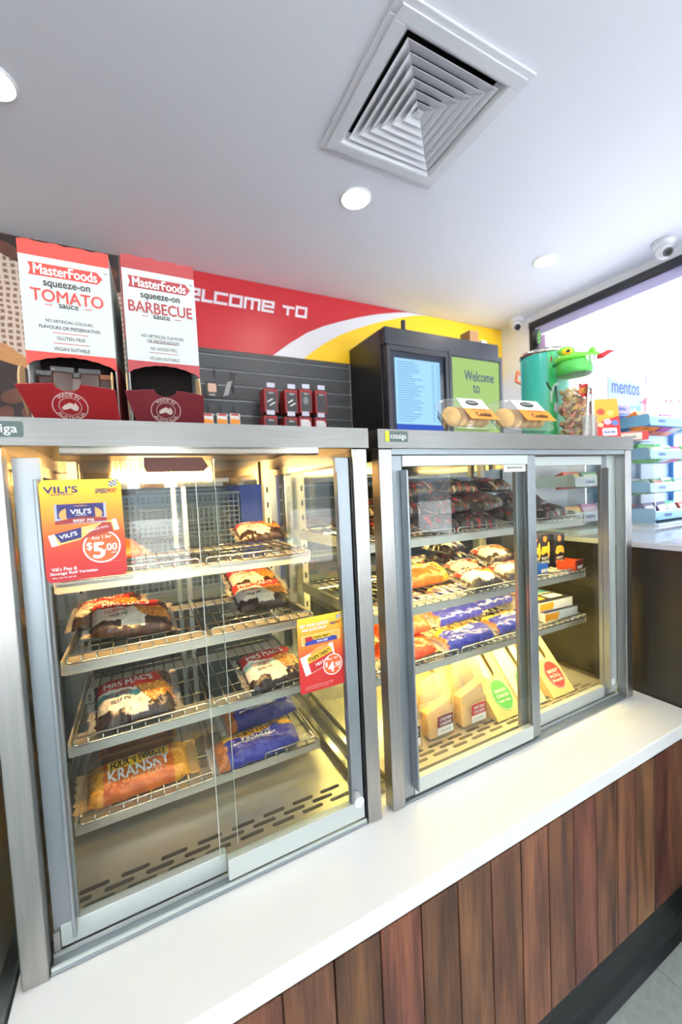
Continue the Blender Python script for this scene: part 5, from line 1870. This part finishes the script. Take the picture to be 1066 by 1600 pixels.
# green can
can = thing('candy_can', 'tall green teal drink shaped can with silver rim on right cabinet', 'can', (1.265, .229, CAB))
R_ = .075
zt = 1.765
cols = []
mb = MB()
n = 72
hs = [0, .012, .03, .08, .14, .20, .26, .285, zt - CAB - .010]
rs = [.965, .99, 1, 1, 1, 1, 1, 1, 1]
for h_, rr in zip(hs, rs):
    for k in range(n):
        a = 2 * PI * k / n
        mb.v.append((R_ * rr * math.cos(a), R_ * rr * math.sin(a), h_))
        g = .5 + .5 * math.cos(a + 1.9)
        c = mix((56, 190, 172), (104, 212, 150), 1 - min(1, h_ / .2)) if True else None
        if abs(((a + PI) % (2 * PI)) - PI + 2.25) < .16:
            c = mix(c, (70, 200, 110), .8)
        cols.append(C(*c))
for i in range(len(hs) - 1):
    for k in range(n):
        j = (k + 1) % n
        mb.f.append((i * n + k, i * n + j, i * n + n + j, i * n + n + k))
mb.f.append(tuple(reversed(range(n))))
canm = attr_mat('printed_tin', .25, .5, 0, 1, False)
mb.build('can_wall', canm, can, local=True, smooth=True, cols=cols)
MB().lathe([(R_ * 1.0, zt - CAB - .0098), (R_ * 1.035, zt - CAB - .006), (R_ * 1.04, zt - CAB), (R_ * 1.01, zt - CAB + .006), (R_ * .97, zt - CAB + .006), (R_ * .95, zt - CAB - .004), (.001, zt - CAB - .004)], (0, 0, 0), 56).build('rim', chrome, can, local=True, smooth=True)


def on_can(px, py):
    d = (at(px, py, Y=.4) - CAM).normalized()
    o = CAM - Vector((1.265, .229, 0))
    a = d.x ** 2 + d.y ** 2
    b = 2 * (o.x * d.x + o.y * d.y)
    c = o.x ** 2 + o.y ** 2 - (R_ + .0015) ** 2
    q = (-b - math.sqrt(max(0, b * b - 4 * a * c))) / (2 * a)
    p = CAM + d * q
    return p


for pts, m_, nm in (([(853, 597), (856, 604), (861, 611), (864, 611), (858, 602), (856, 597)], BK, 'straw_print'), ([(866, 603), (869, 602), (872, 612), (873, 630), (870, 627), (868, 614)], plain((30, 44, 60)), 'straw_print'),
                    ([(867, 628), (872, 632), (873, 640), (869, 646), (866, 640)], plain((226, 226, 236)), 'mint_print'), ([(861, 557), (863, 557), (863, 565), (861, 565)], INK['red'], 'small_print'),
                    ([(860, 612), (866, 600), (873, 596), (873, 602), (868, 604), (864, 614), (863, 630), (860, 626)], plain((210, 236, 226)), 'frost_print')):
    m = MB()
    m.v = [tuple(on_can(*q) - can.location) for q in pts]
    m.f = [tuple(range(len(pts)))]
    m.build(nm, m_, can, local=True)
p0 = on_can(870.5, 562)
text('SF', plain((40, 130, 140)), can, p0, (Vector((1, .25, 0))), UZ, h=.022, lift=.003)

# clear candy jar with a green creature-shaped lid
jx, jy, jr = 1.205, .088, .048
JROT = -.85
jar = thing('candy_jar', 'clear candy jar with bright green reptile shaped lid and tongs', 'jar', (jx, jy, CAB), (0, 0, JROT))
n = 48
m = MB()
zz = [0.0, .01, .03, .05, .075, .10, .125, .15, .175, .19, .205]
for q, h_ in enumerate(zz):
    for k in range(n):
        a = 2 * PI * k / n
        rr = jr * (.96 if q == 0 else 1) * (1 + .03 * nz(a * 1.6, h_ * 30, 3))
        m.v.append((rr * math.cos(a), rr * math.sin(a), h_ + .0005))
for i in range(len(zz) - 1):
    for k in range(n):
        j = (k + 1) % n
        m.f.append((i * n + k, i * n + j, i * n + n + j, i * n + n + k))
m.f.append(tuple(reversed(range(n))))
m.build('jar_wall', jarp, jar, local=True, smooth=True)
random.seed(5)
cand = MB()
ccol = []
for k in range(120):
    z = .010 + .140 * random.random()
    a = random.uniform(0, 2 * PI)
    r0 = .038 * math.sqrt(random.random())
    c = Vector((r0 * math.cos(a), r0 * math.sin(a), z))
    d = Vector((random.uniform(-1, 1), random.uniform(-1, 1), random.uniform(-.5, .5))).normalized()
    pts = []
    for s_ in (-.016, -.006, .005, .014):
        p = c + d * s_ + Vector((0, 0, .005 * math.sin(s_ * 250)))
        rr = math.hypot(p.x, p.y)
        if rr > .039:
            p = Vector((p.x * .039 / rr, p.y * .039 / rr, p.z))
        pts.append(p)
    b0_ = len(cand.v)
    cand.tube(pts, [.004, .0062, .0062, .0035], 7)
    cc = ((224, 160, 80), (206, 180, 70), (220, 130, 96), (190, 164, 120), (230, 196, 126))[k % 5]
    ccol += [C(*cc)] * (len(cand.v) - b0_)
cand.build('jelly_candy', attr_mat('jelly_sweets', .25, .3, .3, 60, False), jar, local=True, smooth=True, cols=ccol, kind='stuff')
gre = mat('green_lid', (120, 216, 70), .22)
gre2 = mat('green_lid_side', (84, 196, 84), .28)
MB().lathe([(jr * 1.0, .196), (jr * 1.05, .198), (jr * 1.07, .210), (jr * 1.05, .228), (jr * 1.0, .234), (.001, .236)], (0, 0, 0), 48, cap=False).build('lid_skirt', gre2, jar, local=True, smooth=True)
# head: long low snout pointing to +X
hd = MB()
secs = [(-.056, .020, .008, .236), (-.046, .038, .020, .240), (-.030, .046, .026, .243), (-.006, .046, .022, .244), (.020, .040, .016, .243), (.042, .032, .013, .243), (.058, .025, .012, .245), (.065, .013, .008, .246)]
for (x, hw, hh, zc_) in secs:
    for k in range(20):
        a = 2 * PI * k / 20
        hd.v.append((x, hw * math.cos(a), zc_ + hh * math.sin(a) * (1 if math.sin(a) > 0 else .5)))
for i in range(len(secs) - 1):
    for k in range(20):
        j = (k + 1) % 20
        hd.f.append((i * 20 + k, i * 20 + j, i * 20 + 20 + j, i * 20 + 20 + k))
hd.f.append(tuple(reversed(range(20))))
hd.f.append(tuple(range(len(hd.v) - 20, len(hd.v))))
sn = hd.build('head', gre, jar, local=True, smooth=True)
sph = [(math.sin(PI * k / 10), -math.cos(PI * k / 10)) for k in range(11)]


def ball(name, m_, par, c, r, sq=(1, 1, 1)):
    b = MB().lathe([(max(.02, a) * 1, h) for a, h in sph], (0, 0, 0), 18)
    b.v = [(c[0] + x * r * sq[0], c[1] + y * r * sq[1], c[2] + z * r * sq[2]) for x, y, z in b.v]
    return b.build(name, m_, par, local=True, smooth=True)


ball('brow', gre, sn, (-.026, -.034, .262), .017, (1.4, .75, .75))
ball('eye', mat('eye_yellow', (246, 206, 30), .2), sn, (-.024, -.044, .2575), .0115, (1.3, .6, .85))
ball('pupil', BK, sn, (-.022, -.0505, .2575), .0045, (1.2, .5, 1))
ball('nostril_bump', gre, sn, (.046, -.012, .258), .0095, (1, 1, 1.2))
ball('nostril_bump', gre, sn, (.036, .012, .257), .0085, (1, 1, 1.1))
MB().tube([(.055, -.010, .240), (.070, -.012, .240), (.086, -.014, .248), (.100, -.015, .248)], [.008, .008, .006, .0015], 10).build('tongue', mat('red_tongue', (206, 40, 50), .25), sn, local=True, smooth=True)
for x, y in ((.050, -.028), (.040, -.034), (.028, -.038)):
    MB().lathe([(.005, 0), (.004, -.016), (.0006, -.028)], (x, y, .240), 10).build('tooth', mat('tooth_white', (240, 240, 236), .3), sn, local=True)
# logo on the jar
lg = MB().plate(ellipse(.018, .019, 24), (.020, -jr - .0035, .138), RX, UZ, .0005).build('jar_label', plain((206, 40, 34)), jar, local=True)
MB().plate(rrect(.031, .014, .003), (.020, -jr - .0042, .138), RX, UZ, .0005).build('jar_label_panel', INK['yellow'], lg, local=True)
text('Killer', INK['red'], lg, (.020, -jr - .0044, .138), RX, UZ, w=.027, h=.011, local=True, bold=.02)
# scoop holder with tongs on the front right
hx, hy = .026, -jr - .017
hold = MB()
for b in ((-.018, .018, -.0135, -.0125, 0, .062), (-.018, .018, .0125, .0135, 0, .062), (-.018, -.017, -.0125, .0125, 0, .062), (.017, .018, -.0125, .0125, 0, .062), (-.017, .017, -.0125, .0125, 0, .002)):
    hold.box(b[0] + hx, b[1] + hx, b[2] + hy, b[3] + hy, b[4] + .001, b[5] + .001)
hold.build('tong_holder', jarp, jar, local=True)
cj, sj = math.cos(JROT), math.sin(JROT)
tg = thing('steel_tongs', 'steel serving tongs standing in the holder on the candy jar', 'tongs', (jx + hx * cj - hy * sj, jy + hx * sj + hy * cj, CAB + .004), (0, 0, JROT))
MB().hexa([(-.011, -.003, 0), (-.005, -.003, 0), (-.005, .003, 0), (-.011, .003, 0)], [(-.003, -.005, .140), (.003, -.005, .140), (.003, .005, .140), (-.003, .005, .140)]).build('arm', steel_v, tg, local=True)
MB().hexa([(.007, -.003, 0), (.013, -.003, 0), (.013, .003, 0), (.007, .003, 0)], [(.006, -.005, .140), (.012, -.005, .140), (.012, .005, .140), (.006, .005, .140)]).build('arm', steel_v, tg, local=True)
MB().lathe([(.0085, -.007), (.0085, .007)], (.0045, 0, .142), 16, axis='Y').build('hinge', steel_v, tg, local=True)

# behind the can: dark round toy badge and an orange frame
p = at(842, 527, Y=.42)
t = thing('plush_badge', 'black and green round badge poking up behind the green can', 'badge', (p.x, .42, CAB))
MB().plate(ellipse(.016, .034, 20), (p.x, .42, p.z), RX, UZ, .02).build('disc', plain((28, 34, 30), .5), t)
shape('print', plain((104, 176, 60)), t, ellipse(.010, .026, 16), (p.x + .003, .42, p.z), RX, UZ)
for k in range(6):
    shape('print', plain((40, 60, 36)), t, ellipse(.004, .004, 8), (p.x + .003 + .005 * (-1) ** k, .4195, p.z - .018 + .007 * k), RX, UZ)
MB().box(p.x - .006, p.x + .006, .425, .435, CAB + .0005, p.z - .02).build('stem', black, t)
p = at(812, 590, Y=.38)
t = thing('orange_tag_frame', 'small tilted orange frame sticking out left of the green can', 'tag', (p.x, .38, CAB))
m = MB()
a_ = .25
fr_r, fr_u = Vector((math.cos(a_), 0, -math.sin(a_))), Vector((math.sin(a_), 0, math.cos(a_)))
for pts in ([(-.016, -.022), (.03, -.022), (.03, -.014), (-.016, -.014)], [(-.016, .014), (.03, .014), (.03, .022), (-.016, .022)], [(-.016, -.014), (-.008, -.014), (-.008, .014), (-.016, .014)]):
    m.plate(pts, (p.x, .38, p.z), fr_r, fr_u, .006)
m.build('frame', plain((240, 110, 30), .4), t)
MB().box(p.x + .018, p.x + .024, .381, .385, CAB + .0005, p.z - .01).build('stem', black, t)


# ================================================================== CANDY RACKS ON THE SERVICE COUNTER
CZ = 1.1375
rk_blue = mat('rack_light_blue', (120, 176, 206), .35)
rk_lip = mat('rack_lip_blue', (112, 170, 214), .35)
rk_edge = mat('rack_edge_white', (206, 228, 236), .35)
rk_lil = mat('rack_lilac', (150, 136, 190), .35)
rk_back = mat('rack_back_blue', (60, 122, 200), .4)


def tier(t, x0, x1, yf, yb_, z, lipm, capm, word, cap=True):
    """one display tray: floor, front lip with print, rounded end cheek"""
    ti = MB().box(x0, x1, yf, yb_, z, z + .005).build('tray', rk_back if lipm is rk_lip else lipm, t)
    MB().box(x0, x1, yf - .004, yf - .0005, z - .004, z + .034).build('front_lip', lipm, ti, bevel=.001)
    MB().box(x0, x1, yf - .0046, yf - .0041, z + .030, z + .034).build('lip_edge', rk_edge, ti)
    if cap:
        dl = yb_ - yf
        prof = [(yf - .004, z + .004), (yf + .004, z - .003), (yb_, z - .003), (yb_, z + .034), (yf + .012, z + .044), (yf, z + .040), (yf - .004, z + .030)]
        m = MB()
        m.v = [(x0 - .004, y, q) for y, q in prof] + [(x0 - .0005, y, q) for y, q in prof]
        k = len(prof)
        m.f = [tuple(range(k)), tuple(reversed(range(k, 2 * k)))] + [((i + 1) % k, i, k + i, k + (i + 1) % k) for i in range(k)]
        m.build('end_cheek', capm, ti)
        ed = MB().tube([(x0 - .005, y, q) for y, q in prof[:1] + prof[-1:] + prof[-2:-1] + prof[-3:-2]], .0014, 6)
        ed.build('cheek_edge', rk_edge, ti)
    xw = x0 + .085
    while xw < x1 - .03:
        text(word, plain((40, 70, 150)), ti, (xw, yf - .0045, z + .015), RX, UZ, w=.055, h=.014, bold=.02)
        xw += .22
    return ti


def goods(x0, x1, y, z, palette, w_, h_, d_, kindname, lab, cat, lean=-.35, words=None, grp=None, seed=1):
    random.seed(seed)
    x = x0 + w_ / 2
    i = 0
    while x < x1:
        c = palette[i % len(palette)]
        hh = h_ * random.uniform(.9, 1.1)
        nm = lab(i)
        t = thing(kindname, nm, cat, (x, y + random.uniform(0, .01), z + .0055), (lean, 0, random.uniform(-.06, .06)), grp)
        MB().box(-w_ * .47, w_ * .47, 0, d_, .001, hh).build('pack', plain(c[0], .35), t, local=True, bevel=.002)
        MB().plate([(-w_ * .4, hh * .35), (w_ * .4, hh * .45), (w_ * .4, hh * .8), (-w_ * .4, hh * .75)], (0, -.0006, 0), RX, UZ, .0004).build('print', plain(c[1], .35), t, local=True)
        MB().plate(ellipse(w_ * .18, hh * .12, 14), (w_ * .1, -.0011, hh * .25), RX, UZ, .0004).build('print', plain(c[2], .35), t, local=True)
        if words:
            text(words[i % len(words)], WH, t, (0, -.0012, hh * .6), RX, UZ, w=w_ * .7, h=hh * .16, local=True, bold=.02)
        x += w_
        i += 1


ORD = ('first', 'second', 'third', 'fourth', 'fifth', 'sixth', 'seventh', 'eighth', 'ninth')
rx0, rx1, ryf, ryb = 1.84, 2.58, .19, .44
rack = thing('candy_rack', 'light blue four tier mint candy rack at the right edge', 'rack', (2.2, .3, CZ))
RZ = [CZ + .004, 1.268, 1.392, 1.512]
tiers = [1.165, 1.276, 1.412, 1.546]
for k, z in enumerate(tiers):
    dy = (-.02, 0, .0, .0)[k]
    tier(rack, rx0, rx1, ryf + dy, ryb, z, rk_lip, rk_blue, 'mentos')
MB().box(rx0, rx1, ryb + .001, ryb + .006, CZ + .001, 1.620).build('back_panel', mat('rack_back_pale', (176, 206, 236), .35), rack)
for x in (rx0 + .05, rx0 + .4, rx1 - .02):
    MB().box(x, x + .012, ryb - .02, ryb, CZ + .011, 1.545).build('upright', rk_blue, rack)
MB().box(rx0, rx1, ryf - .03, ryb, CZ + .0005, CZ + .010).build('base', rk_edge, rack)
MB().hexa([(rx0 - .002, ryf - .02, CZ + .011), (rx0 + .002, ryf - .02, CZ + .011), (rx0 + .002, ryb, CZ + .011), (rx0 - .002, ryb, CZ + .011)],
          [(rx0 - .002, ryf + .02, 1.20), (rx0 + .002, ryf + .02, 1.20), (rx0 + .002, ryb, 1.20), (rx0 - .002, ryb, 1.20)]).build('base_cheek', rk_blue, rack)
W3 = (240, 240, 240)
PAL = {3: [((240, 130, 30), (252, 190, 70), (90, 170, 70)), ((240, 130, 30), (236, 90, 40), (250, 200, 80)), ((176, 80, 160), (120, 60, 140), W3), ((220, 224, 228), (230, 160, 70), (90, 90, 150)), ((60, 150, 200), (230, 236, 240), (40, 90, 170))],
       2: [((50, 170, 60), (120, 210, 70), W3), ((50, 170, 60), (200, 232, 210), (30, 110, 60)), ((220, 236, 226), (80, 160, 90), (60, 60, 90)), ((206, 90, 140), (240, 236, 240), (150, 40, 90))],
       1: [((60, 130, 60), (236, 236, 230), (200, 40, 40)), ((70, 140, 70), (206, 50, 40), W3), ((226, 232, 230), (70, 150, 80), (220, 80, 50)), ((100, 190, 170), (226, 236, 236), (40, 120, 110))],
       0: [((66, 50, 120), (220, 220, 236), (220, 50, 50)), ((60, 40, 110), (226, 226, 240), (180, 40, 60)), ((80, 190, 140), (220, 236, 226), (30, 110, 80)), ((206, 80, 70), (240, 200, 190), (150, 30, 40)), ((196, 120, 190), (236, 226, 240), (120, 50, 120))]}
for k, z in enumerate(tiers):
    nm = ('bottom', 'second lowest', 'second highest', 'top')[k]
    goods(rx0 + .012, 2.34, ryf + .022 + (-.02, 0, 0, 0)[k], z, PAL[k], .088, (.060, .052, .058, .060)[k], .05, 'candy_pack',
          lambda i, nm=nm: 'colourful candy pack, %s from left on the %s mint rack tier' % (ORD[i], nm), 'candy', -.45, None, 'candy packs on the blue rack', 20 + k)
    goods(rx0 + .03, 2.34, ryf + .115, z, PAL[k][::-1], .095, .050, .05, 'candy_pack',
          lambda i, nm=nm: 'candy pack, %s from left in the rear row of the %s mint rack tier' % (ORD[i], nm), 'candy', -.45, None, 'candy packs on the blue rack', 40 + k)
# header sign
A, B = at(953, 590, Y=.40), at(1003, 640, Y=.40)
hdz = 1.6255
t = thing('rack_header_sign', 'blue mint brand header sign standing on the candy rack', 'sign', (A.x, .40, hdz))
pts = [at(q[0], q[1], Y=.40) for q in ((951, 628), (1002, 631), (1001, 601), (992, 598), (986, 596), (983, 593), (978, 596), (962, 592), (951, 590))]
bz = hdz
MB().plate([(pts[0].x, bz), (pts[1].x, bz)] + [(q.x, q.z) for q in pts[2:]], (0, .40, 0), RX, UZ, .005).build('board', plain((150, 182, 236), .4), t)
shape('lower_field', plain((96, 150, 232), .4), t, [(pts[0].x + .003, bz + .002), (pts[1].x - .003, bz + .002), (pts[1].x - .003, bz + .055), (pts[0].x + .003, bz + .040)], (0, .40, 0), RX, UZ)
a1, a2 = at(956, 604, Y=.40), at(999, 609, Y=.40)
text('mentos', plain((50, 74, 180), .4), t, ((a1.x + a2.x) / 2, .40, (a1.z + a2.z) / 2 - .002), RX, UZ, w=a2.x - a1.x, h=.052, bold=.035)
text('so fresh', WH, t, ((a1.x + a2.x) / 2 + .03, .40, bz + .028), RX, UZ, w=.11, h=.03, bold=.03)
q0, q1 = at(1002, 602, Y=.40), at(1028, 628, Y=.40)
t = thing('rack_picture_card', 'lilac picture card beside the mint header sign', 'sign', ((q0.x + q1.x) / 2, .41, hdz))
MB().plate([(q0.x + .004, bz), (q1.x, bz), (q1.x, at(1030, 612, Y=.41).z), (at(1024, 592, Y=.41).x, at(1024, 592, Y=.41).z), (at(1016, 594, Y=.41).x, at(1016, 594, Y=.41).z), (at(1010, 584, Y=.41).x, at(1010, 584, Y=.41).z), (at(1011, 602, Y=.41).x, at(1011, 602, Y=.41).z), (q0.x + .004, q0.z)], (0, .41, 0), RX, UZ, .005).build('card', plain((170, 166, 226), .4), t)
g = at(1019, 610, Y=.41)
shape('print', plain((236, 220, 206)), t, ellipse(.014, .05, 16), (g.x, .41, g.z), RX, UZ)
shape('print', plain((214, 150, 190)), t, ellipse(.010, .012, 12), (g.x + .01, .4095, g.z + .01), RX, UZ)
for k, px in enumerate((1008, 1040, 1048, 1061)):
    p = at(px, 627, Y=.39)
    o = MB().plate([(0, 0), (.012, .012), (.02, .0), (.014, -.004)] if k else [(-.02, -.01), (.02, -.012), (.014, .02), (.004, .012), (-.008, .004)], (p.x, .39, max(p.z, bz + .015)), RX, UZ, .004)
    o.box(p.x + .002, p.x + .008, .391, .393, bz + .0005, max(p.z, bz + .015))
    o = o.build('red_ribbon', plain((222, 50, 74), .4))
    tag(o, 'small red ribbon on top of the candy rack, %s from the left' % ORD[k], 'ribbon', 'red ribbons on the rack')
MB().box(rx0 - .10, rx1, ryb - .06, ryb + .0065, 1.6205, 1.6250).build('top_shelf', rk_back, rack)

# second, lilac rack standing behind the right cabinet's end
sx0, sx1, syf, syb = 1.46, 1.825, .255, .44
rack2 = thing('candy_rack', 'lilac and white candy rack behind the right end of food cabinet', 'rack', (1.64, .35, CZ))
for k, z in enumerate((1.180, 1.315, 1.455, 1.600)):
    tier(rack2, sx0, sx1, syf, syb, z, rk_lil if k == 3 else mat('rack_pale', (206, 206, 220), .35), rk_lil if k == 3 else rk_edge, ('M&Ms', 'chews', 'Skittles', 'Skittles')[k])
    PA = [[((230, 150, 60), (250, 220, 120), (200, 60, 40)), ((200, 120, 170), (230, 200, 220), (110, 60, 120)), ((120, 170, 190), (226, 236, 236), (60, 90, 140))],
          [((206, 70, 50), (240, 210, 90), (250, 240, 230)), ((90, 160, 120), (230, 236, 200), (200, 60, 60)), ((220, 130, 160), (250, 230, 236), (150, 60, 90))],
          [((200, 50, 40), (240, 200, 120), (240, 236, 226)), ((220, 120, 60), (250, 220, 160), (180, 40, 40)), ((160, 120, 90), (230, 220, 200), (90, 60, 50))],
          [((236, 230, 220), (110, 150, 90), (60, 60, 60)), ((236, 236, 230), (230, 170, 60), (160, 60, 60)), ((230, 226, 220), (120, 160, 110), (190, 60, 50))]][k]
    nm = ('bottom', 'second lowest', 'second highest', 'top')[k]
    goods(sx0 + .005, sx1 - .03, syf + .03, z, PA, .11, .055, .05, 'candy_pack', lambda i, nm=nm: 'candy pack, %s from left on the %s lilac rack tier' % (ORD[i], nm), 'candy', -.4, None, 'candy packs on the lilac rack', 60 + k)
MB().box(sx0, sx1, syb + .001, syb + .006, CZ + .001, 1.63).build('back_panel', mat('rack_back_white', (226, 226, 236), .4), rack2)
MB().box(sx0, sx1, syf - .01, syb, CZ + .0005, CZ + .008).build('base', rk_edge, rack2)
# boxes that show beside the jar
# a carton of fruit candy and a white red carton, on a low riser at the cabinet's end
rs = thing('acrylic_riser', 'clear riser at the end of food cabinet under the candy cartons', 'riser', (1.50, .15, CZ))
MB().box(1.375, 1.625, .07, .235, 1.46, 1.465).build('shelf', clam, rs)
for x in (1.385, 1.62):
    MB().box(x, x + .005, .07, .235, CZ + .0005, 1.4595).build('leg', clam, rs)
A, B = at(937, 622, Y=.25), at(962, 680, Y=.25)
t = thing('fruit_candy_carton', 'tilted orange and red fruit candy carton right of the jar', 'carton', (1.432, .115, 1.4655), (-.14, 0, -.45))
gx = .085
MB().box(-gx / 2, gx / 2, 0, .05, .0, .145).build('carton', plain((216, 44, 40), .4), t, local=True, bevel=.001)
MB().plate([(-gx / 2, .06), (gx / 2, .085), (gx / 2 - .002, .143), (-gx / 2, .143)], (0, -.0006, 0), RX, UZ, .0004).build('print', plain((246, 170, 50)), t, local=True)
for (x, z, r0, c) in ((-.02, .10, .014, (226, 80, 50)), (.012, .095, .012, (240, 220, 120)), (.0, .065, .013, (230, 190, 210)), (-.025, .055, .010, (250, 230, 160)), (.025, .060, .012, (90, 120, 190))):
    MB().plate(ellipse(r0, r0 * .8, 14), (x, -.0012, z), RX, UZ, .0004).build('sweet_print', plain(c), t, local=True)
MB().plate(rrect(.05, .026, .004), (.004, -.0012, .030), RX, UZ, .0004).build('label', plain((226, 226, 240)), t, local=True)
text('fruit mix', plain((70, 80, 170)), t, (.004, -.0014, .030), RX, UZ, w=.04, h=.010, local=True)
t = thing('chocolate_carton', 'low white and red chocolate carton right of the fruit candy carton', 'carton', (1.538, .10, 1.4655), (0, 0, -.75))
MB().box(-.05, .05, 0, .10, .0, .030).build('carton', plain((196, 46, 40), .4), t, local=True, bevel=.001)
MB().box(-.046, .046, .004, .096, .0302, .0312).build('lid_print', plain((232, 228, 214)), t, local=True)
MB().plate([(-.044, .003), (.03, .003), (.03, .026), (-.044, .026)], (0, -.0006, 0), RX, UZ, .0004).build('front_print', plain((216, 214, 200)), t, local=True)
text('Nestle', plain((50, 70, 60)), t, (-.004, -.001, .013), RX, UZ, w=.035, h=.009, local=True)
